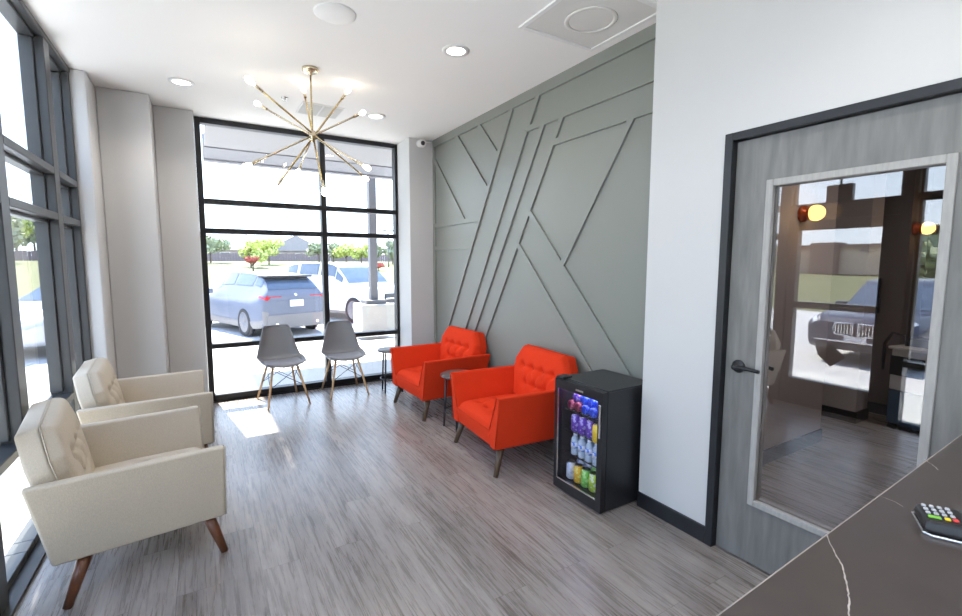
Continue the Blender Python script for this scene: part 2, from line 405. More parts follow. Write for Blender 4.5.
# entrance door in the bay Y 1.67..2.61
ed = struct(empty('door_2'), 'glazed storefront entrance door')
for nm, a, b in [('stile', (XG-.02, 1.725, .012), (XL-.02, 1.845, 2.0)), ('stile', (XG-.02, 2.575, .012), (XL-.02, 2.655, 2.0)),
                 ('bottom_rail', (XG-.02, 1.845, .012), (XL-.02, 2.575, .28)), ('top_rail', (XG-.02, 1.845, 1.90), (XL-.02, 2.575, 2.0)),
                 ('mid_rail', (XG-.02, 1.845, 1.06), (XL-.02, 2.575, 1.13))]:
    box(nm, a, b, M['alu_dark'], ed, bevel=.004)
box('door_pane', (XG+.02, 1.845, .28), (XG+.026, 2.575, 1.06), M['glass'], ed); box('door_pane', (XG+.02, 1.845, 1.13), (XG+.026, 2.575, 1.90), M['glass'], ed)
MB().tube((XL+.045, 1.86, 1.095), (XL+.045, 2.56, 1.095), .014).tube((XL-.02, 1.90, 1.095), (XL+.045, 1.90, 1.095), .01).tube((XL-.02, 2.52, 1.095), (XL+.045, 2.52, 1.095), .01).build('push_bar', M['alu_black'], ed)
MB().prism([(2.20, .46), (2.33, .58), (2.20, .70), (2.07, .58)], 'x', XG+.027, XG+.030).build('diamond_decal', M['black_trim'], ed)
ft = bpy.data.curves.new('lettering', 'FONT'); ft.body = 'AL'; ft.size = .085; ft.extrude = .001; ft.materials.append(M['ink_blue'])
fo = bpy.data.objects.new('lettering', ft); COL.objects.link(fo); fo.parent = ed
fo.matrix_world = Matrix(((0, 0, -1, XG+.018), (-1, 0, 0, 2.03), (0, 1, 0, 1.655), (0, 0, 0, 1)))
sg = box('overhead_sign_box', (XL+.02, 2.07, 2.16), (XL+.09, 2.29, 2.33), M['black_plastic'], bevel=.006)
MB().tube((XL+.055, 2.18, 2.33), (XL+.055, 2.18, ZC), .01).build('hanger', M['black_plastic'], sg)
tag(sg, 'dark box hung above the entrance door, seen reflected in the door glass', 'sign')

# ------------------------------------------------------------------ interior door (door_1)
d1 = struct(empty('door_1'), 'grey stained wood door with a tall glass panel')
fr = MB()
def cas(a, b): box('door_frame', a, b, M['black_trim'], d1, bevel=.004)
cas((XR-.016, 1.392, 0), (XR+.15, 1.434, 2.198)); cas((XR-.016, .372, 0), (XR+.15, .412, 2.198)); cas((XR-.016, .412, 2.158), (XR+.15, 1.392, 2.198))
cas((XR+.075, 1.377, 0), (XR+.13, 1.392, 2.158)); cas((XR+.075, .412, 2.143), (XR+.13, 1.377, 2.158))
xd0, xd1 = XR+.022, XR+.068
slab = MB()
slab.box((xd0, 1.222, .008), (xd1, 1.388, 2.154)); slab.box((xd0, .416, .008), (xd1, .582, 2.154))
slab.box((xd0, .582, .008), (xd1, 1.222, .334)); slab.box((xd0, .582, 1.932), (xd1, 1.222, 2.154))
slab.build('door_leaf', M['door_wood'], d1)
for xs, xe in ((xd0-.012, xd0+.016), (xd1-.016, xd1+.012)):
    for a, b in [((xs, 1.200, .318), (xe, 1.232, 1.945)), ((xs, .572, .318), (xe, .604, 1.945)), ((xs, .604, .318), (xe, 1.200, .350)), ((xs, .604, 1.913), (xe, 1.200, 1.945))]:
        box('glass_stop', a, b, M['stop_wood'], d1, bevel=.004)
box('glass_panel', (xd0+.020, .590, .334), (xd0+.026, 1.215, 1.930), M['door_glass'], d1)
for sgn, xs in ((-1, xd0), (1, xd1)):
    lv = MB().lathe([(.033, 0), (.033, .008), (.028, .012), (.013, .012), (.013, .05), (.0, .05)], (xs, 1.318, 1.02), 24, Matrix.Rotation(sgn*PI/2, 4, 'Y'))
    xx = xs+sgn*.048
    lv.path([(xx, 1.318, 1.02), (xx, 1.28, 1.022), (xx-sgn*.003, 1.24, 1.022), (xx-sgn*.006, 1.195, 1.018)], .0095, 10)
    lv.build('lever_handle', M['black_trim'], d1)

# ------------------------------------------------------------------ hall behind the door
struct(box('wall_hall_left', (XR+.14, 1.82, 0), (4.55, 1.90, ZC), M['hall_wall']), 'hall wall seen through the door')
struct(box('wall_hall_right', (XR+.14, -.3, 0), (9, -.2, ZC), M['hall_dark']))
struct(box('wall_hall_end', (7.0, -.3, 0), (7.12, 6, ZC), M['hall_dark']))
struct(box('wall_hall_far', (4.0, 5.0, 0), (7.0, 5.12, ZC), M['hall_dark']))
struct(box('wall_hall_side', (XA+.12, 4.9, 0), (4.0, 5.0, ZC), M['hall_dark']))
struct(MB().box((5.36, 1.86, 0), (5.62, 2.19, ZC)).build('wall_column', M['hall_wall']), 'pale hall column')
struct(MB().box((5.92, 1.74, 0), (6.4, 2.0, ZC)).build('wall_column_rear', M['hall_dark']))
bh = MB(); bh.box((XR+.15, 1.806, 0), (4.555, 1.82, .11)); bh.box((4.55, 1.806, 0), (4.564, 1.9, .11))
M['hall_trim'] = mat('matt black trim', (.012, .012, .014), .8, spec=.15)
struct(bh.build('baseboard_hall', M['hall_trim']))
bh = MB(); bh.box((5.346, 1.846, 0), (5.634, 2.204, .11)); struct(bh.build('baseboard_column', M['black_trim']))
bh = MB(); bh.box((5.906, 1.726, 0), (6.414, 2.014, .11)); bh.box((6.98, -.2, 0), (7.0, 5, .11)); struct(bh.build('baseboard_hall_end', M['black_trim']))
def sconce(loc, label):
    r = empty('wall_sconce', loc, 0, label, 'wall lamp', 'amber globe sconces in the hall')
    MB().lathe([(.06, 0), (.06, .03), (.03, .04), (.03, .05), (.05, .055), (.055, .07), (0, .07)], (0, 0, 0), 20, Matrix.Rotation(PI/2, 4, 'X')).build('base', M['sconce_base_glow'], r)
    MB().lathe([(0, -.06)]+[(.06*math.sin(a), -.06*math.cos(a)) for a in [PI*k/10 for k in range(1, 10)]]+[(0, .06)], (0, -.10, 0), 20).build('globe', M['sconce_glass'], r)
    l = bpy.data.lights.new('sconce glow', 'POINT'); l.energy = .7; l.color = (1, .6, .25); l.shadow_soft_size = .06
    lo = bpy.data.objects.new('sconce_light', l); COL.objects.link(lo); lo.location = (0, -.2, 0); lo.parent = r
sconce((3.97, 1.82, 1.925), 'amber globe sconce on the pale hall wall, seen through door glass')
sconce((6.0, 1.74, 1.885), 'amber globe sconce on the dark column deeper in the hall')
cart = empty('equipment_cart', (5.62, 1.46, 0), math.radians(-12), 'white and blue cart with black screen on top, standing in the hall', 'cart')
box('lower_cabinet', (-.2, -.16, .06), (.2, .16, .38), M['blue_panel'], cart, bevel=.01)
box('upper_cabinet', (-.2, -.16, .38), (.2, .16, .76), M['white_plastic'], cart, bevel=.01)
box('display', (-.212, -.10, .52), (-.2, .16, .70), M['screen'], cart, bevel=.004)
box('top_tray', (-.22, -.17, .76), (.22, .18, .785), M['white_plastic'], cart, bevel=.005)
MB().path([(-.1, .1, .785), (-.1, .12, .88), (-.14, .2, .90), (-.2, .22, .8), (-.2, .22, .55)], .014).box((-.08, -.1, .785), (.1, .1, .86)).build('hose_holder', M['black_plastic'], cart)
for sx in (-.16, .16):
    for sy in (-.12, .12):
        MB().lathe([(0, -.03), (.03, -.03), (.03, .03), (0, .03)], (sx, sy, .03), 14, Matrix.Rotation(PI/2, 4, 'X')).tube((sx, sy, .03), (sx, sy, .062), .008).build('caster', M['black_plastic'], cart)
po = box('wall_poster', (5.325, 1.62, 1.16), (5.36, 1.83, 1.52), M['black_plastic'], bevel=.004); po.location = (.55, .30, -.12)
box('poster_sheet', (5.322, 1.68, 1.19), (5.326, 1.82, 1.49), M['poster_blue'], po)
tag(po, 'blue poster in a black frame in the hall beside the pale column', 'poster')

# ------------------------------------------------------------------ ceiling fixtures
def downlight(x, y, label, en=26):
    r = empty('recessed_downlight', (x, y, ZC), 0, label, 'ceiling light', 'recessed ceiling downlights')
    MB().lathe([(.062, .0), (.098, -.0), (.098, -.006), (.066, -.008), (.062, .0)], n=32).build('trim_ring', M['white_plastic'], r)
    MB().lathe([(.0, -.003), (.064, -.003), (.064, .002), (0, .002)], n=32).build('lens', M['downlight'], r)
    l = bpy.data.lights.new('downlight', 'SPOT'); l.energy = en; l.color = (1, .93, .84); l.spot_size = math.radians(140); l.spot_blend = .8; l.shadow_soft_size = .07
    lo = bpy.data.objects.new('downlight_lamp', l); COL.objects.link(lo); lo.location = (0, 0, -.02); lo.parent = r
downlight(1.63, 3.068, 'recessed downlight in front of the square ceiling panel')
downlight(-.08, 4.78, 'recessed downlight near the stepped piers, left of the chandelier')
downlight(1.616, 4.815, 'recessed downlight near the back window, right of the chandelier')
for x, y, lab in ((.3, .6, 'above the counter, window side'), (1.5, .6, 'above the counter, door side'), (.3, -1.4, 'behind the counter, window side'), (1.5, -1.4, 'behind the counter, door side'), (3.5, 1.0, 'in the hall behind the glazed door'), (5.0, .7, 'deeper in the hall'), (4.9, 3.4, 'in the hall recess')):
    downlight(x, y, 'added unseen fill downlight '+lab, 26 if x < 2.3 else 24)  # fill lamps added out of view to brighten the room and hall
MB().lathe([(0, -.006), (.118, -.008), (.125, -.004), (.125, .002), (0, .002)], n=40).build('ceiling_speaker', M['white_plastic'], loc=(.766, 3.01, ZC))
tag(bpy.data.objects['ceiling_speaker'], 'round white speaker cover flush in the ceiling before the chandelier', 'speaker')
pn = empty('ceiling_panel', (2.135, 2.24, ZC), 0, 'large square grey ceiling return panel with white frame', 'ceiling panel')
for a, b in [((-.32, -.32), (-.29, .32)), ((.29, -.32), (.32, .32)), ((-.29, -.32), (.29, -.29)), ((-.29, .29), (.29, .32))]:
    box('frame', (*a, -.012), (*b, .002), M['white_plastic'], pn, bevel=.003)
box('perforated_plate', (-.29, -.29, -.004), (.29, .29, .002), M['panel_grey'], pn)
MB().lathe([(.135, -.004), (.14, -.009), (.16, -.009), (.165, -.004), (.135, -.004)], (0.02, 0.02, 0), 40).build('diffuser_ring', M['panel_grey'], pn)
vt = empty('ceiling_vent', (1.08, 4.93, ZC), math.radians(0), 'grey twin ceiling vent behind the chandelier stem', 'vent')
box('frame', (-.2, -.19, -.008), (.2, .19, .002), M['white_plastic'], vt, bevel=.002)
for xa in (-.185, .01):
    g = MB()
    for k in range(9): g.box((xa, -.17+k*.038, -.013), (xa+.175, -.17+k*.038+.026, -.008))
    g.build('grille', M['vent_grey'], vt)
sp = MB().lathe([(.03, 0), (.03, -.006), (.012, -.008), (.012, -.02), (.02, -.024), (.02, -.028), (0, -.028)], n=20).build('ceiling_sprinkler', M['chrome'], loc=(.72, 4.72, ZC))
tag(sp, 'small chrome fire sprinkler head on ceiling left of the vent', 'sprinkler')
cam_ = empty('security_camera', (2.36, 5.40, 3.0), 0, 'white security camera high in the corner by the accent wall', 'camera')
MB().lathe([(.045, 0), (.045, .012), (.02, .02), (.02, .05), (0, .05)], (0, 0, .0), 20, Matrix.Rotation(PI/2, 4, 'X')).build('mount', M['white_plastic'], cam_)
MB().lathe([(0, -.05)]+[(.05*math.sin(PI*k/12), -.05*math.cos(PI*k/12)) for k in range(1, 12)]+[(0, .05)], (0, -.08, -.01), 24).build('ball_housing', M['white_plastic'], cam_)
MB().lathe([(.026, 0), (.026, .006), (0, .008)], (-.015, -.127, -.02), 18, Matrix.Rotation(math.radians(100), 4, 'X')).build('lens', M['black_plastic'], cam_)
MB().tube((.04, -.02, .02), (.14, -.02, .03), .008).build('cable', M['white_plastic'], cam_)

# ------------------------------------------------------------------ chandelier
HUB = Vector((.797, 3.93, 2.545))
ch = empty('chandelier', (HUB.x, HUB.y, 2.545), 0, 'brass starburst chandelier with long rods and small bulbs', 'chandelier')
top = ZC-HUB.z
MB().lathe([(0, 0), (.062, 0), (.062, -.022), (.05, -.028), (.012, -.03), (.012, -.05), (0, -.05)], (-.0, 0, top), 32).build('canopy', M['brass_pale'], ch)
MB().tube((0, 0, top-.03), (0, 0, 0), .0065).build('stem', M['brass'], ch)
MB().lathe([(0, -.045), (.02, -.04), (.026, -.02), (.026, .02), (.02, .04), (0, .045)], n=20).build('hub', M['brass_pale'], ch)
bulb_bm = MB().lathe([(0, .0), (.008, .0), (.012, .012), (.020, .035), (.021, .048), (.015, .064), (.005, .074), (0, .076)], n=16)
rods = [((-.771, -.535, .346), .60, .66, 0), ((-.532, .693, .487), .60, .58, 1), ((-.56, -.25, -.79), .56, .56, 0), ((-.791, -.331, -.514), .60, .58, 1),
        ((-.016, -.611, -.791), .60, .56, 0), ((-.024, .93, -.30), .55, 0, 1)]
offs = [(.012, 0, .012), (-.012, .006, .01), (.01, .01, 0), (-.01, -.01, -.004), (0, -.014, .004), (-.006, .012, -.01)]
for (d, la, lb, mt), of in zip(rods, offs):
    d = Vector(d).normalized(); of = Vector(of)
    for s, ln in ((1, la), (-1, lb)):
        if not ln: continue
        a = MB().tube(of, of+d*s*(ln-.07), .0075, n=12).build('arm', M['brass_pale' if mt else 'brass'], ch)
        MB().tube(of+d*s*(ln-.09), of+d*s*(ln-.02), .0115, n=14).build('socket', M['brass_pale'], a)
        b = MB(); b.lathe([(r, z) for r, z in ((0, 0), (.008, 0), (.012, .012), (.020, .035), (.021, .048), (.015, .064), (.005, .074), (0, .076))], of+d*s*(ln-.02), 16, d.to_track_quat('Z', 'Y').to_matrix().to_4x4() if s > 0 else (-d).to_track_quat('Z', 'Y').to_matrix().to_4x4())
        b.build('bulb', M['bulb'], a)

# ------------------------------------------------------------------ armchairs
def make_armchair(mf, ms, ml, label, group):
    r = empty('armchair', (0, 0, 0), 0, label, 'armchair', group)
    # seat frame
    MB().hexa([(-.365, -.265, .195), (.365, -.265, .195), (.365, .335, .195), (-.365, .335, .195),
               (-.375, -.28, .325), (.375, -.28, .325), (.375, .352, .325), (-.375, .352, .325)]).build('seat_frame', mf, r, bevel=.018, seg=3, autos=True)
    # flared arms
    for s in (-1, 1):
        def sec(y, t):      # cross section outline at depth y: outer bottom, outer top, inner top, inner low
            return [(s*.375, y, .20), (s*.448, y-.065*(1-t), .605), (s*.400, y-.065*(1-t), .605), (s*.290, y, .335), (s*.288, y, .20)]
        A = sec(-.335, 0); B = sec(.352, 1); n = 5
        mb = MB(); vs = A+B
        fs = [(0, 1, 2, 3, 4), (9, 8, 7, 6, 5)]+[(i, (i+1) % n, n+(i+1) % n, n+i) for i in range(n)]
        mb._add(vs, fs)
        a = mb.build('armrest', mf, r, bevel=.014, seg=3, autos=True)
        MB().path([(s*.376, .352, .21), (s*.444, .354, .598), (s*.404, .354, .600), (s*.294, .354, .335)], .0035, 6).build('piping', ms, a)
    # tufted seat cushion
    def tuft(u, v, pts, amp, rad):
        z = 0
        for (a, b) in pts:
            d2 = ((u-a)**2+(v-b)**2)/rad**2
            z -= amp*math.exp(-d2*2.2)
        return z
    spts = [(-.16, .20), (0, .20), (.16, .20), (-.16, .02), (0, .02), (.16, .02)]
    def seam(u, v, pts):
        z = 0
        for i, (a, b) in enumerate(pts):
            for (c, d) in pts[i+1:]:
                L = math.hypot(c-a, d-b)
                if L < .24:
                    t = max(0, min(1, ((u-a)*(c-a)+(v-b)*(d-b))/L/L)); q = math.hypot(u-a-t*(c-a), v-b-t*(d-b))
                    z = min(z, -.007*math.exp(-(q/.016)**2))
        return z
    def top(i, j):
        x = (i-.5)*.60; y = -.22+j*.575
        wdt = 1.0
        e = min(1, (.5-abs(i-.5))/.14); f = min(1, (1-j)/.13)
        rz = .395+.03*math.sin(PI*i)*math.sin(PI*min(1, j*.9+.1))
        rz -= .05*(1-math.sqrt(max(0, 1-(1-e)**2)))+.085*(1-math.sqrt(max(0, 1-(1-f)**2)))
        rz += tuft(x, y, spts, .030, .055)+seam(x, y, spts)*1.6
        return (x*wdt, y, rz)
    mb = MB(); mb.grid(top, 56, 56)
    mb.grid(lambda i, j: ((i-.5)*.60, .355-.0, .29+j*(top(i, 1)[2]-.29)) if True else None, 56, 3, flip=True)
    for q in (0, 1): mb.grid(lambda i, j, q=q: ((q-.5)*.60, -.22+i*.575, .29+j*(top(q, i)[2]-.29)), 56, 2, flip=(q == 1))
    seat = mb.build('seat_cushion', mf, r)
    for (a, b) in spts:
        zz = top(a/.60+.5, (b+.22)/.575)[2]
        MB().lathe([(0, -.004), (.012, -.002), (.013, .003), (.008, .007), (0, .008)], (a, b, zz), 12).build('button', ms, seat)
    MB().path([(-.285, .356, .328), (0, .358, .326), (.285, .356, .328)], .004, 6).build('piping', ms, seat)
    # reclined back: hexagonal outline, shell behind and tufted cushion in front
    out = [(-.315, 0), (-.385, .235), (-.385, .305), (-.29, .442), (.29, .442), (.385, .305), (.385, .235), (.315, 0)]
    lean = math.radians(13)
    def bp(x, h, t):        # x across, h up the back, t out of the back (forward)
        return Vector((x, -.250-h*math.sin(lean)+t*math.cos(lean), .385+h*math.cos(lean)+t*math.sin(lean)))
    def halfw(h):
        for (xa, ha), (xb, hb) in zip(out[4:][::-1], out[4:][::-1][1:]):
            if ha <= h <= hb+1e-9: return xa+(xb-xa)*(h-ha)/max(1e-6, hb-ha)
        return .29
    low = [(-.285, -.16), (.285, -.16)]
    pol = [(-.31, -.17)]+out[1:7]+[(.31, -.17)]
    n = len(pol); vs = [bp(x, h, -.078) for x, h in pol]+[bp(x, h, .01) for x, h in pol]
    fs = [tuple(range(n)), tuple(range(n, 2*n))[::-1]]+[(i, n+i, n+(i+1) % n, (i+1) % n) for i in range(n)]
    bs = MB()._add(vs, fs).build('backrest', mf, r, bevel=.016, seg=3, autos=True)
    bpts = [(-.225, .26), (-.075, .26), (.075, .26), (.225, .26), (-.15, .12), (0, .12), (.15, .12)]
    def cf(i, j, edge=False):
        h = j*.440
        hw = halfw(h)-.004
        x = (i-.5)*2*hw
        e = min(1, (.5-abs(i-.5))*2*hw/.045); f = min(1, (.440-h)/.05); g = min(e, f)
        t = .012+.055*math.sqrt(max(0, 1-(1-g)**2))
        t += .022*math.sin(PI*i)*math.sin(PI*min(1, j))
        t += tuft(x, h, bpts, .034, .05)+seam(x, h, bpts)*1.6
        return bp(x, h, max(t, .006))
    cu = MB().grid(cf, 64, 48, flip=True).build('back_cushion', mf, r)
    q = Matrix.Rotation(lean-PI/2, 4, 'X')
    for (a, b) in bpts:
        p = cf(a/(2*(halfw(b)-.004))+.5, b/.440)
        MB().lathe([(0, -.004), (.012, -.002), (.013, .004), (.008, .008), (0, .009)], p, 12, q).build('button', ms, cu)
    MB().path([bp(x, h, .011) for x, h in out], .003, 6).build('piping', ms, cu)
    for sx in (-1, 1):
        MB().tube((sx*.330, .275, .21), (sx*.365, .338, 0), .030, .018, 16).build('leg', ml, r)
        MB().tube((sx*.330, -.215, .21), (sx*.390, -.295, 0), .030, .018, 16).build('leg', ml, r)
    return r
ac = make_armchair(M['red_fabric'], M['red_seam'], M['walnut'], 'orange red tufted armchair standing right beside the black drinks fridge', 'orange red armchairs along the accent wall')
ac.location = (2.11, 3.03, 0); ac.rotation_euler.z = math.radians(90-4.5)
a2 = copy_tree(ac); a2['label'] = 'orange red tufted armchair nearer the back window, beyond the round side table'
a2.location = (2.105, 4.42, 0); a2.rotation_euler.z = math.radians(90+2)
cc = make_armchair(M['cream_fabric'], M['cream_seam'], M['cherry'], 'cream tufted armchair in front, nearest the camera by the left window', 'cream armchairs along the left window')
cc.location = (-.36, 3.035, 0); cc.rotation_euler.z = math.radians(-90+8)
c2 = copy_tree(cc); c2['label'] = 'cream tufted armchair half hidden behind the other, next to the white piers'
c2.location = (-.37, 4.235, 0); c2.rotation_euler.z = math.radians(-90+4)

# ------------------------------------------------------------------ grey shell chairs
def make_shell_chair(label, group):
    r = empty('side_chair', (0, 0, 0), 0, label, 'chair', group)
    prof = [(.225, .425, .175), (.215, .443, .20), (.15, .440, .222), (.02, .432, .236), (-.10, .436, .240), (-.165, .462, .236), (-.195, .52, .222), (-.215, .60, .200), (-.232, .69, .175), (-.246, .775, .152), (-.252, .81, .140), (-.252, .832, .120)]
    def cr(P, t):
        n = len(P)-1; f = min(t*n, n-1e-6); i = int(f); f -= i
        p0, p1, p2, p3 = P[max(i-1, 0)], P[i], P[i+1], P[min(i+2, n)]
        return [.5*((2*b)+(-a+c)*f+(2*a-5*b+4*c-d)*f*f+(-a+3*b-3*c+d)*f**3) for a, b, c, d in zip(p0, p1, p2, p3)]
    def fn(i, j):
        y, z, hw = cr(prof, j); u = (i-.5)*2
        k = max(0, min(1, (j-.30)/.22)); c = abs(u)**2.4
        return (u*hw, y+c*(.055*k), z+c*(.035*(1-k)+.03*math.sin(PI*min(1, max(0, (j-.2)/.35)))))
    MB().grid(fn, 24, 44).build('seat_shell', M['shell_grey'], r, solid=.011)
    def pad(i, j):
        a = 2*PI*i; rr = j
        e = 4.
        cx = math.copysign(abs(math.cos(a))**(2/e), math.cos(a))*.195*rr; cy = math.copysign(abs(math.sin(a))**(2/e), math.sin(a))*.165*rr+.045
        return (cx, cy, .440+.026*math.sqrt(max(0, 1-rr**4))+.02*(abs(cx)/.2)**2.4)
    p = MB(); p.grid(pad, 48, 12); p.grid(lambda i, j: (pad(i, 1)[0], pad(i, 1)[1], .437+j*(pad(i, 1)[2]-.437)), 48, 2)
    p.build('seat_pad', M['pad_grey'], r)
    legs = {}
    for sx in (-1, 1):
        for sy, ty, by in ((1, .125, .255), (-1, -.115, -.265)):
            T = Vector((sx*.125, ty, .425)); B = Vector((sx*.215, by, 0)); legs[(sx, sy)] = (T, B)
            MB().tube(T, B, .0135, .0105, 14).build('leg', M['beech'], r)
    def pt(k, t): return legs[k][0].lerp(legs[k][1], t)
    MB().box((-.13, .115, .418), (.13, .135, .428)).box((-.13, -.125, .418), (.13, -.105, .428)).box((-.01, -.12, .418), (.01, .12, .428)).build('mounting_bracket', M['wire'], r)
    for a, b in (((-1, 1), (1, 1)), ((-1, -1), (1, -1)), ((-1, 1), (-1, -1)), ((1, 1), (1, -1))):
        MB().tube(pt(a, .08), pt(b, .52), .0035, n=8).tube(pt(b, .08), pt(a, .52), .0035, n=8).build('wire_brace', M['wire'], r)
    return r
g1 = make_shell_chair('grey moulded side chair with beech legs, nearer the cream armchairs', 'grey side chairs before the back window')
g1.location = (.70, 5.455, 0); g1.rotation_euler.z = PI+math.radians(6)
g2 = copy_tree(g1); g2['label'] = 'grey moulded side chair with beech legs, nearer the orange red armchair'
g2.location = (1.385, 5.465, 0); g2.rotation_euler.z = PI-math.radians(1)

# ------------------------------------------------------------------ side tables
def make_table(label, group):
    r = empty('side_table', (0, 0, 0), 0, label, 'side table', group)
    MB().lathe([(0, .490), (.165, .490), (.172, .495), (.172, .508), (.168, .512), (0, .512)], n=40).build('table_top', M['table_top'], r)
    for k in range(4):
        a = PI/4+k*PI/2; c, s = math.cos(a), math.sin(a)
        MB().tube((c*.12, s*.12, .495), (c*.145, s*.145, 0), .011, n=10).build('leg', M['table_metal'], r)
    MB().path([(.138*math.cos(2*PI*k/24), .138*math.sin(2*PI*k/24), .16) for k in range(25)], .007, 8).build('ring_stretcher', M['table_metal'], r)
    return r
t1 = make_table('round dark side table between the two orange red armchairs', 'round side tables')
t1.location = (2.01, 3.745, 0); t1.rotation_euler.z = math.radians(8)
t2 = copy_tree(t1); t2['label'] = 'round dark side table in the corner by the back window'
t2.location = (1.90, 5.25, 0); t2.rotation_euler.z = math.radians(-10)

# ------------------------------------------------------------------ beverage fridge
FX0, FX1, FY0, FY1, FZ = 2.017, 2.47, 1.935, 2.375, .765
fg = empty('beverage_fridge', (2.25, 2.155, 0), 0, 'black beverage fridge with glass door full of cans', 'fridge')
def fb(nm, a, b, m, par=fg, bevel=0, **k):
    o = Vector((2.25, 2.155, 0)); return box(nm, Vector(a)-o, Vector(b)-o, m, par, bevel, **k)
cx0 = FX0+.045
c = MB(); O = Vector((2.25, 2.155, 0))
for a, b in [((cx0, FY0, .012), (FX1, FY0+.03, FZ)), ((cx0, FY1-.03, .012), (FX1, FY1, FZ)), ((cx0, FY0+.03, .03), (FX1, FY1-.03, .075)), ((cx0, FY0+.03, FZ-.04), (FX1, FY1-.03, FZ)), ((FX1-.05, FY0+.03, .075), (FX1, FY1-.03, FZ-.04))]:
    c.box(Vector(a)-O, Vector(b)-O)
c.build('cabinet', M['black_body'], fg)
fb('top_panel', (cx0-.002, FY0-.002, FZ), (FX1+.002, FY1+.002, FZ+.012), M['black_body'], bevel=.004)
dr = fb('door', (FX0, FY0, .012), (FX0+.04, FY0+.040, FZ+.006), M['black_plastic'])
for a, b in [((FX0, FY1-.032, .012), (FX0+.04, FY1, FZ+.006)), ((FX0, FY0+.040, .012), (FX0+.04, FY1-.032, .082)), ((FX0, FY0+.040, FZ-.055), (FX0+.04, FY1-.032, FZ+.006))]:
    fb('door_rail', a, b, M['black_plastic'], dr)
fb('glass', (FX0+.010, FY0+.038, .08), (FX0+.015, FY1-.03, FZ-.053), M['fridge_glass'], dr)
fb('handle', (FX0-.010, FY0+.008, .485), (FX0+.001, FY0+.026, .695), M['chrome'], dr, bevel=.004)
fb('glass_trim', (FX0-.002, FY0+.042, .080), (FX0+.002, FY1-.034, .090), M['chrome'], dr)
fb('glass_trim', (FX0-.002, FY1-.040, .080), (FX0+.002, FY1-.032, FZ-.056), M['chrome'], dr)
fb('name_badge', (FX0-.003, 2.10, FZ-.035), (FX0+.001, 2.17, FZ-.022), M['chrome'], dr)
fb('hinge', (FX0+.004, FY1-.075, FZ+.006), (FX0+.09, FY1-.005, FZ+.024), M['black_plastic'], fg, bevel=.006)
SH = [.088, .255, .418, .560]
M['shelf'] = mat('black wire shelf', (.05, .05, .055), .4, metal=.5)
for z in SH[1:]:
    s = MB()
    for k in range(12): s.tube(Vector((cx0+.02, FY0+.045+k*.0318, z))-O, Vector((FX1-.055, FY0+.045+k*.0318, z))-O, .002, n=6)
    for x in (cx0+.02, FX1-.07): s.tube(Vector((x, FY0+.03, z-.004))-O, Vector((x, FY1-.03, z-.004))-O, .003, n=6)
    s.build('wire_shelf', M['shelf'], fg)
fb('light_strip', (cx0+.03, FY1-.05, FZ-.052), (cx0+.20, FY1-.034, FZ-.042), emit('fridge strip light', (.72, .70, 1), 3), fg)
for sx in (FX0+.07, FX1-.04):
    for sy in (FY0+.04, FY1-.04):
        MB().tube(Vector((sx, sy, 0))-O, Vector((sx, sy, .032))-O, .018, n=14).build('foot', M['black_plastic'], fg)
l = bpy.data.lights.new('fridge lamp', 'AREA'); l.energy = 1.1; l.color = (.82, .80, 1); l.shape = 'RECTANGLE'; l.size = .08; l.size_y = .30
lo = bpy.data.objects.new('fridge_lamp', l); COL.objects.link(lo); lo.parent = fg; lo.location = Vector((cx0+.05, 2.155, FZ-.045))-O
lo.rotation_euler = (0, math.radians(-22), 0)

canmats = {}
def canmat(nm, c1, c2):
    if nm in canmats: return canmats[nm]
    m, nt, out = _nt(nm); N = nt.nodes.new; L = nt.links.new
    b = N('ShaderNodeBsdfPrincipled'); L(b.outputs[0], out.inputs[0]); b.inputs['Roughness'].default_value = .3; b.inputs['Metallic'].default_value = .2
    tc = N('ShaderNodeTexCoord'); n = N('ShaderNodeTexNoise'); n.inputs['Scale'].default_value = 38; n.inputs['Detail'].default_value = 1
    L(tc.outputs['Object'], n.inputs['Vector'])
    cr = N('ShaderNodeValToRGB'); cr.color_ramp.interpolation = 'CONSTANT'
    cr.color_ramp.elements[0].position = 0; cr.color_ramp.elements[0].color = (*c1, 1)
    cr.color_ramp.elements[1].position = .56; cr.color_ramp.elements[1].color = (*c2, 1)
    L(n.outputs['Fac'], cr.inputs[0]); L(cr.outputs[0], b.inputs['Base Color'])
    canmats[nm] = m; return m
def can(loc, m, label, group, lying=False):
    body = MB().lathe([(0, .004), (.024, .0), (.027, .002), (.033, .010), (.033, .104), (.0265, .115), (.0265, .118)], n=24)
    o = body.build('drink_can', m, loc=loc); tag(o, label, 'drink can', group)
    MB().lathe([(.0265, .118), (.0265, .121), (.024, .121), (.023, .117), (0, .117)], n=24).build('lid', M['chrome'], o)
    if lying: o.rotation_euler = (0, PI/2, random.uniform(-.05, .05))
    return o
P = canmat
PU = P('purple can', (.14, .05, .42), (.45, .38, .75)); BL = P('blue can', (.02, .06, .55), (.10, .20, .85)); LB = P('light blue can', (.20, .45, .75), (.75, .82, .9))
YE = P('yellow can', (.92, .62, .02), (.95, .74, .10)); WH = P('white can', (.72, .74, .80), (.45, .55, .75)); OR = P('orange yellow can', (.92, .50, .03), (.95, .80, .2))
GR = P('green can', (.22, .62, .10), (.55, .82, .30)); LI = P('lime can', (.55, .75, .05), (.80, .88, .70)); MR = P('maroon can', (.20, .02, .06), (.4, .1, .15))
xs = FX0+.085
z = SH[0]-.012
zf = .076
ys = [2.290, 2.218, 2.146, 2.074, 2.002]
for y, m, n in zip(ys, (WH, OR, GR, LI, WH), ('white and blue can, leftmost', 'orange yellow can, second from left', 'green can, third from left', 'lime green can, fourth from left', 'white can by the handle side')):
    can((xs, y, zf), m, f'{n} in the front row on the fridge floor', 'cans on the fridge floor')
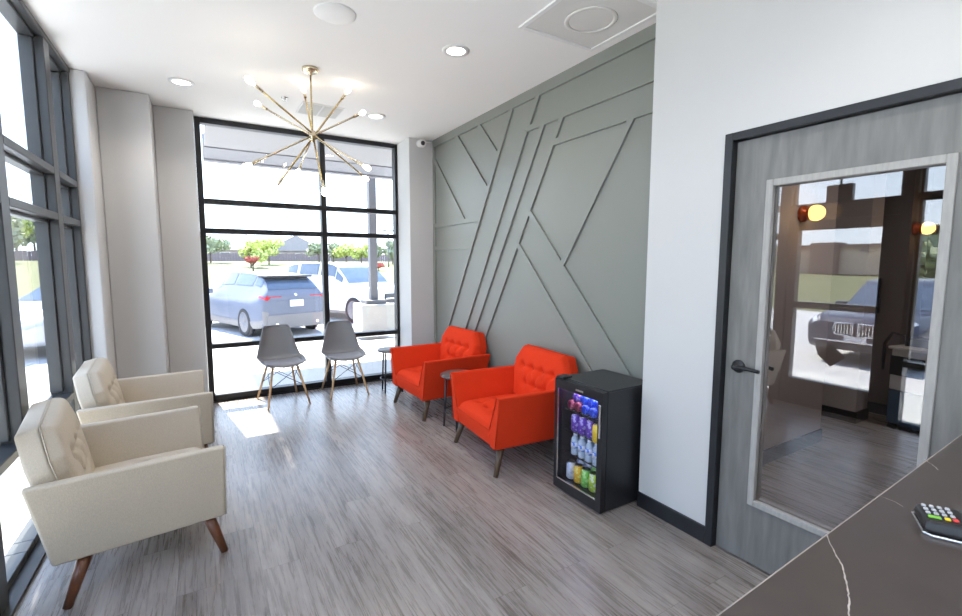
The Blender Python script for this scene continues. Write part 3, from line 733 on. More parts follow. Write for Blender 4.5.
for y, m, n in zip(ys[:4], (WH, WH, GR, LI), ('white can behind the leftmost front can', 'white can behind the orange yellow one', 'green can behind the green one', 'lime can behind the lime one')):
    can((xs+.085, y-.01, zf), m, f'{n} on the fridge floor', 'cans on the fridge floor')
M['pet'] = mat('clear bottle plastic', (.42, .52, .62), .12, var=.25, vscale=60, spec=.8)
M['cap_w'] = mat('white cap', (.75, .77, .8), .4); M['label_b'] = canmat('bottle label', (.80, .84, .9), (.10, .25, .75))
for k, y in enumerate((2.255, 2.188, 2.121, 2.054, 1.998)):
    for row in (0, 1):
        o = MB().lathe([(0, .004), (.024, 0), (.029, .006), (.028, .03), (.029, .045), (.029, .095), (.026, .112), (.013, .132), (.012, .138)], n=20).build('water_bottle', M['pet'], loc=(xs+.075*row, y, SH[1]+.003))
        MB().lathe([(.0295, .05), (.0296, .09)], n=20).build('bottle_label', M['label_b'], o)
        MB().lathe([(.0125, .132), (.014, .134), (.014, .150), (0, .151)], n=16).build('cap', M['cap_w'], o)
        names = ('first from the hinge side', 'second from the hinge side', 'middle of the row', 'second from the handle side', 'first from the handle side')
        tag(o, f"clear water bottle on fridge shelf, {'front' if row == 0 else 'rear'} row, {names[k]}", 'bottle', 'water bottles in the fridge')
for y, x, m, n in ((2.252, 0, PU, 'purple can at the hinge side end of the front row'), (2.183, 0, PU, 'purple can second from the hinge side in the front row'), (2.112, .0, PU, 'purple can in the middle of the front row'),
                   (2.062, .062, LB, 'pale blue can left of the yellow one'), (2.032, -.022, YE, 'bright yellow can by the door handle'), (2.252, .08, WH, 'white can behind the purple ones, hinge side'), (2.183, .08, PU, 'purple can behind, second in the rear row'), (2.05, .135, BL, 'blue can behind the pale blue one')):
    can((xs+x, y, SH[2]+.003), m, f'{n}, on the second shelf', 'cans on the second fridge shelf')
for y, m, n in ((2.285, MR, 'maroon can lying at the hinge side'), (2.217, MR, 'maroon can lying second from hinge side'), (2.149, BL, 'blue can lying in the middle'), (2.081, BL, 'blue can lying second from handle side'), (2.016, BL, 'blue can lying at the handle side')):
    can((xs-.03, y, SH[3]+.037), m, f'{n} of the top fridge shelf', 'lying cans on the top fridge shelf', True)
for y, m, n in ((2.250, PU, 'violet can in the hinge side of the second layer'), (2.182, BL, 'blue can second from the hinge side of the second layer'), (2.114, BL, 'blue can second from the handle side of the second layer'), (2.046, BL, 'blue can at the handle side of the second layer')):
    can((xs-.012, y, SH[3]+.037+.0575), m, f'{n} of lying cans', 'lying cans on the top fridge shelf', True)

# ------------------------------------------------------------------ counter and card terminal
ang = math.atan2(.381-.336, 1.815-.577)
ct = empty('reception_counter', (.577, .336, 0), ang, 'dark brown quartz reception counter with white veins', 'counter')
CZ = 1.07
top_ = MB().box((-.22, -.75, CZ-.03), (1.70, 0, CZ)).build('countertop', M['quartz'], ct)
MB().prism([(0, CZ+.0004), (-.0022, CZ+.0006), (.0006, CZ-.003), (.0006, CZ-.03), (0, CZ-.03)], 'x', -.22, 1.70).build('highlight_strip', M['edge_highlight'], top_)  # strip painting the light caught on the counter's front edge
box('counter_body', (-.15, -.70, 0), (1.66, -.04, CZ-.03), M['hall_dark'], ct)
R2 = Matrix.Rotation(-ang, 4, 'Z')
def toc(x, y): 
    v = R2 @ Vector((x-.577, y-.336, 0)); return (v.x, v.y)
def vein(pts, wd):
    out = []
    random.seed(len(pts)*3+int(wd*1e5))
    P2 = [Vector(toc(*p)) for p in pts]; fine = []
    for a, b in zip(P2, P2[1:]):
        for k in range(6): fine.append(a.lerp(b, k/6)+Vector((random.uniform(-1, 1), random.uniform(-1, 1)))*.0012)
    fine.append(P2[-1])
    mb = MB()
    for i in range(len(fine)-1):
        a, b = fine[i], fine[i+1]; n = Vector((-(b-a).y, (b-a).x)).normalized()*wd*(.5+random.random()*.7)
        mb._add([(*(a+n), CZ+.0003), (*(b+n), CZ+.0003), (*(b-n), CZ+.0003), (*(a-n), CZ+.0003)], [(0, 1, 2, 3)])
    mb.build('vein', M['vein'], top_)
vein([(.924, .347), (.880, .318), (.845, .292), (.805, .272), (.775, .258), (.732, .243), (.690, .215), (.64, .2)], .0011)
vein([(1.175, .358), (1.178, .345), (1.175, .330), (1.165, .315)], .0007)
vein([(1.497, .374), (1.475, .355), (1.447, .336)], .0008)
vein([(1.62, .33), (1.58, .30)], .0007)
ta = math.radians(-63)
tm = empty('card_terminal', (1.110, .280, CZ), ta, 'black card payment terminal with coloured keys on the counter', 'card terminal')
# local +X runs from the keypad end to the screen, local Y across
MB().prism([(0.0, -.040), (.010, -.048), (.20, -.052), (.212, -.044), (.212, .042), (.2, .05), (.012, .048), (0, .040)], 'z', .0, .006).build('base', M['chrome'], tm, bevel=.002)
MB()._add([(.002, -.042, .006), (.214, -.050, .006), (.214, .047, .006), (.002, .042, .006), (.006, -.036, .026), (.210, -.044, .034), (.210, .040, .034), (.006, .037, .026)],
          [(0,3,2,1),(4,5,6,7),(0,1,5,4),(1,2,6,5),(2,3,7,6),(3,0,4,7)]).build('body', M['black_plastic'], tm, bevel=.006, seg=3, autos=True)
def kz(x): return .026+(x-.006)/.204*.008
kw = mat('grey key', (.50, .51, .53), .45); kgr = mat('green key', (.22, .55, .06), .45); kye = mat('yellow key', (.85, .60, .02), .45); kre = mat('red key', (.75, .06, .05), .45)
for i in range(4):
    for j in range(3):
        x = .011+i*.0108; y = .027-j*.0150
        MB().box((x, y-.0036, kz(x)-.002), (x+.0062, y+.0036, kz(x)+.003)).build('key', kw, tm, bevel=.001, seg=1)
y = .027-3*.0152
for x, w_, m_, nm in ((.011, .017, kgr, 'green_key'), (.0325, .0075, kye, 'yellow_key'), (.0432, .0075, kre, 'red_key')):
    MB().box((x, y-.004, kz(x)-.002), (x+w_, y+.004, kz(x)+.003)).build(nm, m_, tm, bevel=.001, seg=1)
MB()._add([(.062, -.038, kz(.062)+.001), (.198, -.044, kz(.198)+.001), (.198, .034, kz(.198)+.001), (.062, .032, kz(.062)+.001)], [(0, 1, 2, 3)]).build('screen', M['screen_lcd'], tm)

# ================================================================== OUTDOORS
struct(box('sidewalk', (-3.2, YB+.16, G-.2), (14, 9.6, G), M['concrete']), 'bright concrete sidewalk under the canopy')
struct(box('sidewalk_side', (-3.2, -12, G-.2), (XL-.16, YB+.16, G), M['concrete']))
struct(box('parking_lot', (-15, -30, G-.4), (60, 31, G-.15), M['asphalt']), 'sun bleached parking lot')
gl = MB()
def ground(y): return G-.14+max(0, min(1, (y-31)/41))*1.90
for xa, xb in ((-90, 120),):
    gl.prism([(31, G-.14), (72, ground(72)), (160, ground(72)), (160, -2), (31, -2)], 'x', xa, xb)
gl.box((-90, -60, G-.5), (-15, 31, G-.14)); gl.prism([(-15, 31), (-15, 16), (-4.5, 20), (-1.5, 31)], 'z', G-.6, G-.12)
struct(gl.build('lawn', M['lawn']), 'dry yellow green grass field beyond the lot')
for k, x in enumerate((-1.9, 2.35+.25, 5.3)):
    struct(box('parking_line', (x-.05, 10.3, G-.151), (x+.05, 15.6, G-.146), M['plate']))
# canopy over the sidewalk
cz = 3.47
cn = struct(empty('canopy'), 'white canopy over the sidewalk outside')
box('soffit', (.115, YB+.16, cz), (8, 10.1, cz+.10), M['soffit'], cn)
box('roof_fascia', (.10, 10.1, cz-.05), (8, 10.3, cz+.42), M['canopy_grey'], cn)
box('front_beam', (.115, 9.15, cz-.02), (8, 10.1, cz+.02), M['canopy_grey'], cn)
box('sun_blocker', (-1.2, YB+.16, cz), (.098, 7.06, cz+.1), M['soffit'], cn)  # slab added beside the canopy to block the upper sun from the floor
po = empty('canopy_post', (3.46, 10.75, G), 0, 'grey steel canopy post on a white concrete pedestal outside', 'post')
M['pedestal'] = mat('cast concrete', (.40, .39, .37), .85, var=.08, vscale=4, bump=.1, bscale=60)
MB().prism([(-.40, -.38), (.40, -.38), (.40, .38), (-.40, .38)], 'z', -.03, .69).build('pedestal', M['pedestal'], po, bevel=.03)
box('cap_plate', (-.24, -.24, .69), (.24, .24, .78), M['canopy_grey'], po, bevel=.01)
box('post', (-.085, -.085, .78), (.085, .085, cz-G+.12), M['canopy_grey'], po)

# ------------------------------------------------------------------ cars
def catmull(P, t):
    n = len(P)-1; f = min(max(t, 0)*n, n-1e-6); i = int(f); f -= i
    p0, p1, p2, p3 = P[max(i-1, 0)], P[i], P[i+1], P[min(i+2, n)]
    return [.5*((2*b)+(-a+c)*f+(2*a-5*b+4*c-d)*f*f+(-a+3*b-3*c+d)*f**3) for a, b, c, d in zip(p0, p1, p2, p3)]
def make_car(name, label, loc, heading, paint, st, wheels, L, W, features, wr=.35):
    """local +X is the front; st: stations (x, zbot, zmid, zsh, ztop, wmid, wsh, wroof) from rear to front."""
    r = empty(name, loc, heading, label, 'car')
    def S(s, t):      # s 0..1 rear..front, t 0..1 half section bottom centre -> top centre, t>1 mirrored
        mir = 1
        if t > 1: t = 2-t; mir = -1
        x, zb, zm, zs, zt, wm, ws, wrf = catmull(st, s)
        sec = [(0, zb), (wm*.8, zb), (wm*.97, zb+.06), (wm, zm), (wm*.995, (zm+zs)/2+.03), (ws, zs), (wrf+(ws-wrf)*.12, zs+(zt-zs)*.86), (wrf*.9, zt-.012), (0, zt)]
        yy, zz = catmull(sec, t)
        return Vector((x, mir*yy, zz))
    body = MB().grid(lambda i, j: S(i, j*2), 72, 64)
    body.grid(lambda i, j: S(0, i).lerp(S(0, 2-i), j), 24, 8); body.grid(lambda i, j: S(1, i).lerp(S(1, 2-i), j), 24, 8)
    body.build('body', paint, r)
    def patch(nm, s0, s1, t0, t1, m, off=.007, both=True, parent=r, n=14):
        obs = []
        for q in ((0, 1) if both else (0,)):
            def fn(i, j):
                s = s0+(s1-s0)*i; t = t0+(t1-t0)*j
                if q: t = 2-t
                e = 1e-3
                p = S(s, t); du = S(min(1, s+e), t)-S(max(0, s-e), t); dv = S(s, t+e)-S(s, t-e)
                nn = du.cross(dv)
                if nn.length < 1e-9: nn = Vector((0, 0, 1))
                nn.normalize()
                c = Vector((p.x, 0, .75))
                if nn.dot(p-c) < 0: nn = -nn
                return p+nn*off
            obs.append(MB().grid(fn, n, n).build(nm, m, parent))
        return obs
    for f in features: 
        if f[0] == 'patch': patch(*f[1:])
        elif f[0] == 'box':
            box(f[1], f[2], f[3], f[4], r, bevel=f[5] if len(f) > 5 else 0)
        elif f[0] == 'tube': MB().tube(f[2], f[3], f[4], n=12).build(f[1], f[5], r)
        elif f[0] == 'prism': MB().prism(f[2], 'x', f[3], f[4]).build(f[1], f[5], r, bevel=.01)
    for wx in wheels:
        for sy in (-1, 1):
            yy = sy*W/2
            MB().lathe([(0, -.08), (wr+.04, -.08), (wr+.04, .0), (wr+.02, .004), (0, .004)], (wx, yy-sy*.012, wr), 32, Matrix.Rotation(-sy*PI/2, 4, 'X')).build('wheel_arch', M['car_black'], r)
            wh = MB().lathe([(wr*.62, -.15), (wr-.03, -.15), (wr, -.12), (wr, .0), (wr-.03, .018), (wr*.72, .018), (wr*.70, -.02), (0, -.03)], (wx, yy, wr), 32, Matrix.Rotation(-sy*PI/2, 4, 'X')).build('wheel', M['tyre'], r)
            rim = MB().lathe([(wr*.72, .014), (wr*.68, .02), (wr*.64, .004), (wr*.66, -.02)], (wx, yy, wr), 32, Matrix.Rotation(-sy*PI/2, 4, 'X'))
            for k in range(10):
                a = 2*PI*k/10+(.13 if k % 2 else -.13)
                rim.tube((wx, yy+sy*.006, wr), (wx+math.cos(a)*wr*.68, yy+sy*.006, wr+math.sin(a)*wr*.68), .022, .015, 6)
            rim.lathe([(0, .02), (.045, .018), (.05, 0)], (wx, yy, wr), 16, Matrix.Rotation(-sy*PI/2, 4, 'X'))
            rim.build('rim', M['alloy'], wh)
    return r
# crossover seen from the rear: station list rear -> front (0..1)
suv_st = [(-2.20, .42, .60, .86, .90, .70, .62, .55), (-2.16, .30, .62, .98, 1.06, .84, .76, .66), (-1.95, .24, .64, 1.02, 1.30, .90, .81, .60), (-1.55, .20, .62, 1.00, 1.49, .905, .83, .57), (-.95, .20, .60, .985, 1.545, .905, .84, .58),
          (-.3, .20, .60, .975, 1.56, .905, .84, .58), (.25, .20, .60, .965, 1.50, .905, .84, .57), (.75, .20, .60, .96, 1.24, .905, .83, .60), (1.1, .20, .60, .95, 1.05, .905, .81, .66), (1.6, .22, .58, .90, .99, .90, .77, .62), (2.0, .26, .52, .80, .86, .84, .70, .55), (2.2, .36, .5, .66, .72, .66, .56, .45)]
LT = .5
def car_common(front_s, rear_s):
    f = []
    return f
suv_feat = [
    ('patch', 'side_window', .21, .275, .70, .80, M['car_glass']), ('patch', 'side_window', .29, .42, .69, .81, M['car_glass']), ('patch', 'side_window', .435, .56, .69, .81, M['car_glass']), ('patch', 'side_window', .57, .64, .68, .74, M['car_glass']),
    ('patch', 'rear_window', .13, .215, .82, 1.18, M['car_glass'], .009, False), ('patch', 'windshield', .575, .70, .84, 1.16, M['car_glass'], .008, False),
    ('patch', 'tail_light', .06, .165, .585, .625, M['tail_red'], .012), ('patch', 'tail_light', .05, .085, .60, .70, M['tail_red'], .014),
    ('box', 'tail_lamp', (-2.19, .36, .93), (-2.10, .74, 1.0), M['tail_red'], .012), ('box', 'tail_lamp', (-2.19, -.74, .93), (-2.10, -.36, 1.0), M['tail_red'], .012),
    ('patch', 'sill_cladding', .08, .92, .16, .30, M['lower_grey'], .010), ('patch', 'lower_bumper', .0, .085, .12, .40, M['lower_grey'], .012),
    ('box', 'rear_spoiler', (-1.93, -.60, 1.44), (-1.50, .60, 1.49), M['car_black'], .015),
    ('box', 'license_plate', (-2.235, -.17, .74), (-2.18, .17, .90), M['plate'], .006),
    ('box', 'bumper_reflector', (-2.21, .50, .47), (-2.12, .74, .51), M['tail_red'], .004), ('box', 'bumper_reflector', (-2.21, -.74, .47), (-2.12, -.50, .51), M['tail_red'], .004),
    ('tube', 'exhaust_pipe', (-2.25, .52, .33), (-2.0, .52, .33), .035, M['chrome']), ('tube', 'exhaust_pipe', (-2.25, -.52, .33), (-2.0, -.52, .33), .035, M['chrome']),
    ('tube', 'rear_wiper', (-2.08, .03, 1.16), (-2.02, -.36, 1.20), .010, M['car_black']),
    ('box', 'door_mirror', (.55, .88, .98), (.75, 1.05, 1.12), M['paint_blue'], .03), ('box', 'door_mirror', (.55, -1.05, .98), (.75, -.88, 1.12), M['paint_blue'], .03),
    ('tube', 'tailgate_emblem', (-2.19, 0, 1.02), (-2.12, 0, 1.03), .035, M['chrome']),
    ('box', 'lower_bumper', (-2.235, -.74, .22), (-2.0, .74, .56), M['lower_grey'], .02),
]
carz = G-.15
make_car('suv', 'grey blue crossover seen from behind through the back window', (1.22, 14.15, carz), math.radians(90+19), M['paint_blue'], suv_st, (-1.32, 1.32), 4.4, 1.80, suv_feat)
# white large suv, nose to the building
w_st = [(-2.45, .45, .70, .95, 1.0, .80, .72, .60), (-2.40, .34, .70, 1.05, 1.55, .92, .84, .70), (-2.2, .28, .70, 1.08, 1.70, .97, .89, .72), (-1.6, .26, .70, 1.08, 1.78, .975, .90, .73), (-.9, .26, .70, 1.07, 1.80, .975, .90, .73),
        (-.2, .26, .70, 1.06, 1.80, .975, .90, .73), (.35, .26, .70, 1.06, 1.72, .975, .90, .72), (.85, .26, .70, 1.06, 1.36, .975, .90, .76), (1.15, .26, .70, 1.06, 1.14, .975, .89, .80), (1.7, .28, .68, 1.04, 1.12, .97, .87, .78), (2.25, .32, .66, .98, 1.06, .93, .82, .70), (2.42, .42, .66, .86, .92, .84, .74, .62)]
w_feat = [('patch', 'side_window', .12, .26, .69, .80, M['car_glass']), ('patch', 'side_window', .28, .42, .69, .80, M['car_glass']), ('patch', 'side_window', .435, .56, .69, .80, M['car_glass']), ('patch', 'side_window', .565, .63, .68, .74, M['car_glass']),
          ('patch', 'windshield', .565, .705, .835, 1.165, M['car_glass'], .008, False), ('patch', 'headlight', .90, .985, .60, .70, M['head_clear'], .012),
          ('box', 'grille', (2.34, -.56, .62), (2.47, .56, .90), M['car_black'], .02), ('box', 'lower_intake', (2.30, -.66, .40), (2.47, .66, .52), M['car_black'], .02),
          ('box', 'grille_bar', (2.42, -.55, .74), (2.49, .55, .78), M['chrome'], .008),
          ('patch', 'sill_cladding', .08, .92, .16, .26, M['lower_grey'], .010),
          ('tube', 'door_handle', (-.15, .975, .98), (.05, .975, .98), .018, M['chrome']), ('tube', 'door_handle', (-.15, -.975, .98), (.05, -.975, .98), .018, M['chrome']),
          ('box', 'door_mirror', (.62, .93, 1.06), (.80, 1.13, 1.24), M['paint_white'], .03), ('box', 'door_mirror', (.62, -1.13, 1.06), (.80, -.93, 1.24), M['paint_white'], .03)]
make_car('suv', 'white sport utility vehicle behind the concrete pedestal', (4.13, 15.45, carz), math.radians(-68), M['paint_white'], w_st, (-1.5, 1.5), 4.9, 1.95, w_feat, .39)
# silver sedan through the left window
s_st = [(-2.3, .42, .55, .78, .84, .72, .62, .5), (-2.2, .28, .56, .92, 1.0, .86, .76, .62), (-1.75, .22, .57, .95, 1.06, .90, .80, .62), (-1.3, .20, .57, .94, 1.22, .90, .80, .56), (-.8, .20, .57, .93, 1.40, .90, .80, .53), (-.2, .20, .57, .92, 1.45, .90, .80, .54), (.3, .20, .57, .91, 1.38, .90, .80, .54), (.8, .20, .57, .90, 1.12, .90, .79, .58), (1.15, .20, .57, .88, .97, .90, .78, .64), (1.7, .22, .54, .82, .90, .88, .74, .60), (2.15, .26, .5, .72, .78, .80, .66, .5), (2.3, .36, .48, .6, .66, .66, .55, .4)]
s_feat = [('patch', 'side_window', .27, .34, .69, .78, M['car_glass']), ('patch', 'side_window', .35, .45, .69, .80, M['car_glass']), ('patch', 'side_window', .46, .58, .69, .80, M['car_glass']), ('patch', 'rear_window', .22, .345, .84, 1.16, M['car_glass'], .008, False), ('patch', 'windshield', .55, .69, .84, 1.16, M['car_glass'], .008, False),
          ('patch', 'tail_light', .04, .12, .60, .72, M['tail_red'], .012), ('patch', 'headlight', .88, .97, .60, .72, M['head_clear'], .012),
          ('box', 'door_mirror', (.6, .86, .92), (.78, 1.02, 1.04), M['paint_silver'], .03), ('box', 'door_mirror', (.6, -1.02, .92), (.78, -.86, 1.04), M['paint_silver'], .03)]
make_car('sedan', 'silver sedan outside the left window behind the dark mullion', (-2.3, 13.55, carz), math.radians(58+180), M['paint_silver'], s_st, (-1.35, 1.35), 4.6, 1.80, s_feat, .33)
# navy SUV facing the entrance: only its reflection shows in the door glass
n_st = [(x, zb*.8, zm*.84, zs*.84, zt*.835, wm*.88, ws*.88, wr_*.88) for x, zb, zm, zs, zt, wm, ws, wr_ in w_st]
n_feat = [('patch', 'side_window', .12, .26, .69, .80, M['car_glass']), ('patch', 'side_window', .28, .42, .69, .80, M['car_glass']), ('patch', 'side_window', .435, .56, .69, .80, M['car_glass']),
          ('patch', 'windshield', .565, .705, .835, 1.165, M['car_glass'], .008, False), ('patch', 'headlight', .90, .985, .60, .70, M['head_clear'], .012),
          ('box', 'lower_intake', (2.30, -.60, .28), (2.46, .60, .42), M['car_black'], .02), ('box', 'bumper_trim', (2.33, -.62, .42), (2.46, .62, .45), M['chrome'], .008),
          ('box', 'license_plate', (2.44, -.16, .45), (2.475, .16, .54), M['plate'], .004),
          ('box', 'door_mirror', (.62, .82, .90), (.80, 1.0, 1.04), M['paint_navy'], .03), ('box', 'door_mirror', (.62, -1.0, .90), (.80, -.82, 1.04), M['paint_navy'], .03)]
nv = make_car('suv', 'dark blue sport utility vehicle facing the entrance, reflected in the door glass', (-7.4, 3.45, carz), math.radians(0), M['paint_navy'], n_st, (-1.5, 1.5), 4.9, 1.72, n_feat, .36)
for s in (-1, 1):
    g = MB().prism([(s*.04, .54), (s*.30, .56), (s*.34, .66), (s*.30, .76), (s*.04, .77)], 'x', 2.36, 2.475).build('kidney_grille', M['car_black'], nv, bevel=.02)
    for k in range(6): MB().box((2.47, s*(.065+k*.045)-.008, .57), (2.49, s*(.065+k*.045)+.008, .75)).build('grille_slat', M['chrome'], g)
    MB().path([(2.48, s*.04, .54), (2.48, s*.30, .56), (2.48, s*.34, .66), (2.48, s*.30, .76), (2.48, s*.04, .77), (2.48, s*.04, .54)], .014, 8).build('grille_surround', M['chrome'], g)

# ------------------------------------------------------------------ planting and buildings
def tree(name, label, cat, x, y, h, cr, m, seed, th=None, blobs=7, leaf=.32, group=None, zg=None, sq=.8):
    rnd = random.Random(seed)
    zg = ground(y)-.03 if zg is None else zg
    r = empty(name, (x, y, zg), 0, label, cat, group)
    th = h*.3 if th is None else th
    MB().tube((0, 0, 0), (0, 0, h*.6), .03*h*.5+.05, .04, 10).tube((0, 0, h*.4), (cr*.4, .1, h*.7), .06, .03, 8).tube((0, 0, h*.35), (-cr*.4, -.1, h*.68), .06, .03, 8).build('trunk', M['bark'], r)
    mb = MB(); cz_ = (h+th)/2; hz = (h-th)/2
    cs = [Vector((0, 0, cz_))]+[Vector((rnd.uniform(-1, 1)*cr*.6, rnd.uniform(-1, 1)*cr*.6, cz_+rnd.uniform(-.65, .6)*hz)) for _ in range(blobs)]
    for c in cs:
        br = rnd.uniform(.45, .65)
        for _ in range(110):
            d = Vector((rnd.gauss(0, 1), rnd.gauss(0, 1), rnd.gauss(0, 1))).normalized()*rnd.uniform(.55, 1)
            p = c+Vector((d.x*cr*br, d.y*cr*br, d.z*hz*br*sq))
            n = (d+Vector((rnd.gauss(0, .5), rnd.gauss(0, .5), rnd.gauss(0, .5)))).normalized(); u = n.orthogonal().normalized(); w = n.cross(u); s = leaf*rnd.uniform(.6, 1.3)
            mb._add([p+u*s, p+w*s*.7, p-u*s, p-w*s*.7], [(0, 1, 2, 3)])
    mb.build('crown', m, r)
def house(name, label, x, y, wd, dp, h, rh, rot, m, group=None, ridge='x'):
    r = empty(name, (x, y, 1.5), rot, label, 'house', group)
    MB().box((-wd/2, -dp/2, 0), (wd/2, dp/2, h)).build('wall', m, r)
    o = .5
    if ridge == 'x': MB()._add([(-wd/2-o, -dp/2-o, h), (wd/2+o, -dp/2-o, h), (wd/2+o, dp/2+o, h), (-wd/2-o, dp/2+o, h), (-wd/2+1, 0, h+rh), (wd/2-1, 0, h+rh)], [(0, 1, 5, 4), (2, 3, 4, 5), (1, 2, 5), (3, 0, 4), (0, 3, 2, 1)]).build('roof', M['shingle'], r)
    else: MB()._add([(-wd/2-o, -dp/2-o, h), (wd/2+o, -dp/2-o, h), (wd/2+o, dp/2+o, h), (-wd/2-o, dp/2+o, h), (0, -dp/2-o, h+rh), (0, dp/2+o, h+rh)], [(0, 1, 4), (1, 2, 5, 4), (2, 3, 5), (3, 0, 4, 5), (0, 3, 2, 1)]).build('roof', M['shingle'], r)
    for k in (-.3, .05, .32):
        f = box('window', (k*wd-.7, -dp/2-.05, h*.35), (k*wd+.7, -dp/2+.05, h*.8), M['plate'], r)
        box('window_pane', (k*wd-.6, -dp/2-.07, h*.38), (k*wd+.6, -dp/2-.05, h*.77), M['house_glass'], f)
    return r
# bearings along the back window: px 205 -> x/y .015 ; px 395 -> x/y .40
def at(px, dist):
    a = math.radians(31)+math.atan((px-481)/461.); return dist*math.sin(a), dist*math.cos(a)
for px, d, wd_, h_, rh_, rot, rdg, lab in [(219, 86, 10.5, 1.9, 2.9, 5, 'x', 'house with a tall grey hipped roof left of the bright tree'), (298, 90, 9, 1.9, 2.7, -10, 'y', 'gabled house in the middle of the back window'),
        (355, 94, 8.5, 1.9, 2.9, -14, 'x', 'house seen right of the window mullion, above the white car'), (404, 90, 7, 1.9, 2.8, -20, 'y', 'house at the far right edge of the back window')]:
    hx = at(px, d); house('house', lab, *hx, wd_, 9, h_, rh_, math.radians(rot), M['brick_house'], 'houses beyond the field', rdg)
fe = empty('wooden_fence', (0, 73, 1.6), 0, 'long weathered fence along the far side of the field', 'fence')
fm = MB()
for k in range(230): fm.box((-26+k*.36, 0, 0), (-26+k*.36+.34, .03, 1.15+.04*(k % 3)))
fm.build('boards', M['fence_wood'], fe)
MB().box((-26, .03, .4), (57, .1, .5)).box((-26, .03, .85), (57, .1, .95)).build('rail', M['fence_wood'], fe)
gp = 'trees beyond the field'
tl = [(212, 67, 236, 2.2, 'leaf_green', 'dull green tree at the left edge of the back window'), (231, 124, 234, 3.2, 'leaf_green', 'green tree behind the hipped roof house'), (252, 57, 239, 1.5, 'leaf_bright', 'bright yellow green tree left of centre, standing in the field'),
      (270, 64, 237, 1.8, 'leaf_bright', 'taller bright tree in the field before the gabled house'), (279, 128, 238, 3, 'leaf_green', 'dull tree just left of the gabled house'), (320, 67, 241, 1.5, 'leaf_green', 'dull tree right of the gabled house at the mullion'),
      (334, 68, 243, 1.4, 'leaf_green', 'dull tree just right of the window mullion'), (347, 60, 245, 1.4, 'leaf_bright', 'round bright tree above the white car'), (362, 68, 244, 1.4, 'leaf_bright', 'pale tree just left of the canopy post'),
      (377, 65, 243, 1.3, 'leaf_green', 'green tree behind the canopy post'), (393, 68, 241, 1.5, 'leaf_green', 'green tree at the right edge of the back window')]
for i, (px, d, h, c, m, lab) in enumerate(tl):
    x, y = at(px, d); h = 1.55+(262.5-h)/461*(d*math.cos(math.atan((px-481)/461.)))-ground(y); tree('tree', lab, 'tree', x, y, h, c, M[m], 20+i, h*.22, leaf=.2, group=gp)
x, y = at(254, 50); tree('red_bush', 'small red leaved tree in the grass field', 'bush', x, y, 1.55, .75, M['leaf_red'], 91, .75, 5, .11)
x, y = at(379, 52); tree('red_bush', 'low red bush beyond the white car', 'bush', x, y, .9, 1.1, M['leaf_red'], 92, .2, 4, .12)
lp = empty('light_pole', (*at(389, 60), ground(at(389, 60)[1])-.03), 0, 'parking light pole far away at the right of the back window', 'light pole')
MB().tube((0, 0, 0), (0, 0, 4.6), .09, .06, 10).build('pole', M['canopy_grey'], lp)
MB().box((-.75, -.15, 4.55), (-.2, .15, 4.7)).box((.2, -.15, 4.55), (.75, .15, 4.7)).tube((-.3, 0, 4.6), (.3, 0, 4.6), .04).build('lamp_head', M['canopy_grey'], lp)
# seen through the left window
for i, (px, d, h, c, m, lab) in enumerate([(4, 70, 6.6, 1.8, 'leaf_green', 'tall tree far left through the left window'), (20, 82, 7.4, 2.0, 'leaf_bright', 'yellow green tree through the left window'), (38, 98, 9.0, 2.2, 'leaf_green', 'green tree through the left window near the mullion'), (60, 86, 7.6, 2.0, 'leaf_green', 'tree behind the dark mullion of the left window')]):
    x, y = at(px, d); tree('tree', lab, 'tree', x, y, h, c, M[m], 50+i, h*.12, group='trees at the left window')
make_car('sedan', 'small white car parked far away beyond the lawn', (*at(18, 108), ground(at(18, 108)[1])-.03), math.radians(20), M['paint_white'], s_st, (-1.35, 1.35), 4.6, 1.80, s_feat[:5], .33)
# seen only as reflections of the street side
sh = empty('store_building', (-78, 22, G), 0, 'beige store building across the street, reflected in the door glass', 'building')
box('wall', (-6, -34, 0), (2, 32, 3.9), M['beige_stucco'], sh); box('parapet', (-6.2, -34.2, 3.9), (2.3, 32.2, 4.4), M['brown_stucco'], sh)
box('tower', (0, 9.5, 0), (3, 13, 4.7), M['brown_stucco'], sh); box('awning', (2, 15, 2.6), (4, 28, 3.0), M['brown_stucco'], sh)
for k in range(6): box('shop_window', (1.95, -24+k*5, .5), (2.06, -21+k*5, 2.6), M['house_glass'], sh)
for i, (x, y, h, c) in enumerate([(-38, 11.3, 4.4, 2.4), (-52, 13.5, 5.2, 2.6), (-52, 30, 4.4, 2.3), (-20, -6, 5, 2.2), (-24, -12, 6, 2.5)]):
    tree('tree', ('tree reflected at the handle side of the door glass, nearest the street', 'taller tree across the street behind the small one', 'tree at the far end of the store building', 'street tree out of view behind the camera', 'large street tree out of view behind the camera')[i], 'tree', x, y, h, c, M['leaf_green'], 70+i, h*.2, group='trees across the street')

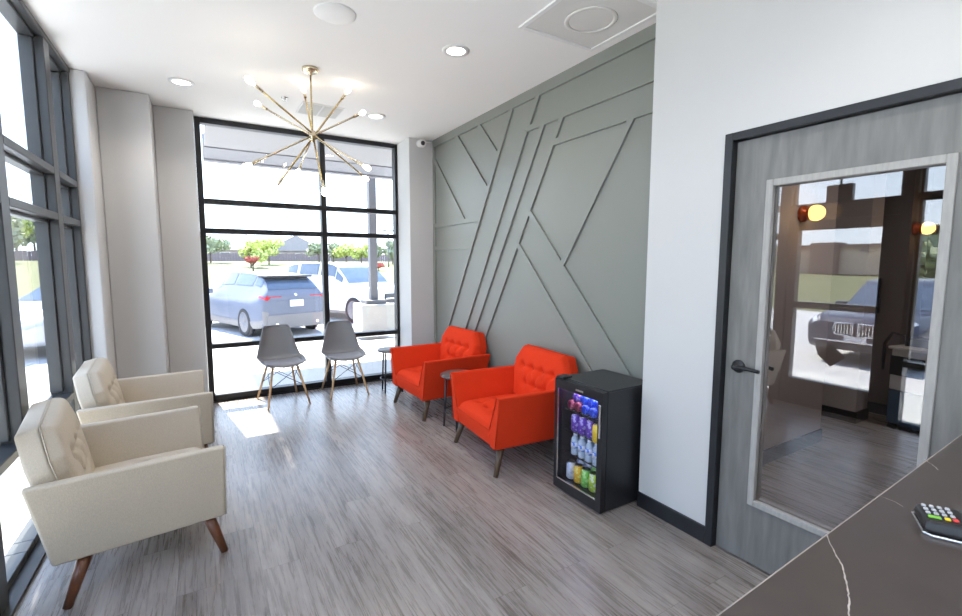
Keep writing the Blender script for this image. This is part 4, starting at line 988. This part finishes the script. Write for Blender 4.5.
# ------------------------------------------------------------------ sky, sun, lamps
wd = bpy.data.worlds.new('sky'); sc.world = wd; wd.use_nodes = True
nt = wd.node_tree; nt.nodes.clear()
o = nt.nodes.new('ShaderNodeOutputWorld'); b = nt.nodes.new('ShaderNodeBackground'); nt.links.new(b.outputs[0], o.inputs[0])
tc = nt.nodes.new('ShaderNodeTexCoord'); sp = nt.nodes.new('ShaderNodeSeparateXYZ'); nt.links.new(tc.outputs['Generated'], sp.inputs[0])
cr = nt.nodes.new('ShaderNodeValToRGB'); nt.links.new(sp.outputs['Z'], cr.inputs[0])
e = cr.color_ramp.elements; e[0].position = 0.0; e[0].color = (.80, .89, 1, 1); e[1].position = .75; e[1].color = (.40, .58, 1, 1)
x = e.new(.25); x.color = (.66, .80, 1, 1)
nt.links.new(cr.outputs[0], b.inputs[0]); b.inputs[1].default_value = 3.2
sl = bpy.data.lights.new('sun', 'SUN'); sl.energy = 18; sl.angle = math.radians(.6); sl.color = (1, .95, .86)
so = bpy.data.objects.new('sun', sl); COL.objects.link(so)
dirv = Vector((.15, -1, -1.27*1.011)).normalized(); so.rotation_euler = dirv.to_track_quat('-Z', 'Y').to_euler(); so.location = (0, 20, 25)

# ------------------------------------------------------------------ camera
cd = bpy.data.cameras.new('camera'); co = bpy.data.objects.new('camera', cd); COL.objects.link(co); sc.camera = co
cd.sensor_width = 36; cd.lens = 461.06/962*36; cd.clip_start = .02; cd.clip_end = 400
yaw, pitch, roll = math.radians(30.999), math.radians(5.653), math.radians(.1086)
f0 = Vector((math.sin(yaw), math.cos(yaw), 0)); r0 = Vector((math.cos(yaw), -math.sin(yaw), 0)); u0 = Vector((0, 0, 1))
f = f0*math.cos(pitch)-u0*math.sin(pitch); u = u0*math.cos(pitch)+f0*math.sin(pitch)
rr = r0*math.cos(roll)+u*math.sin(roll); uu = u*math.cos(roll)-r0*math.sin(roll)
co.matrix_world = Matrix(((rr.x, uu.x, -f.x, 0), (rr.y, uu.y, -f.y, 0), (rr.z, uu.z, -f.z, 1.55), (0, 0, 0, 1)))

sc.view_settings.view_transform = 'Standard'; sc.view_settings.look = 'None'; sc.view_settings.gamma = 1; sc.view_settings.exposure = .62
sc.view_settings.use_curve_mapping = False
sc.cycles.use_denoising = True
sc.cycles.max_bounces = 10; sc.cycles.diffuse_bounces = 6; sc.cycles.transparent_max_bounces = 24
sc.cycles.sample_clamp_indirect = 8
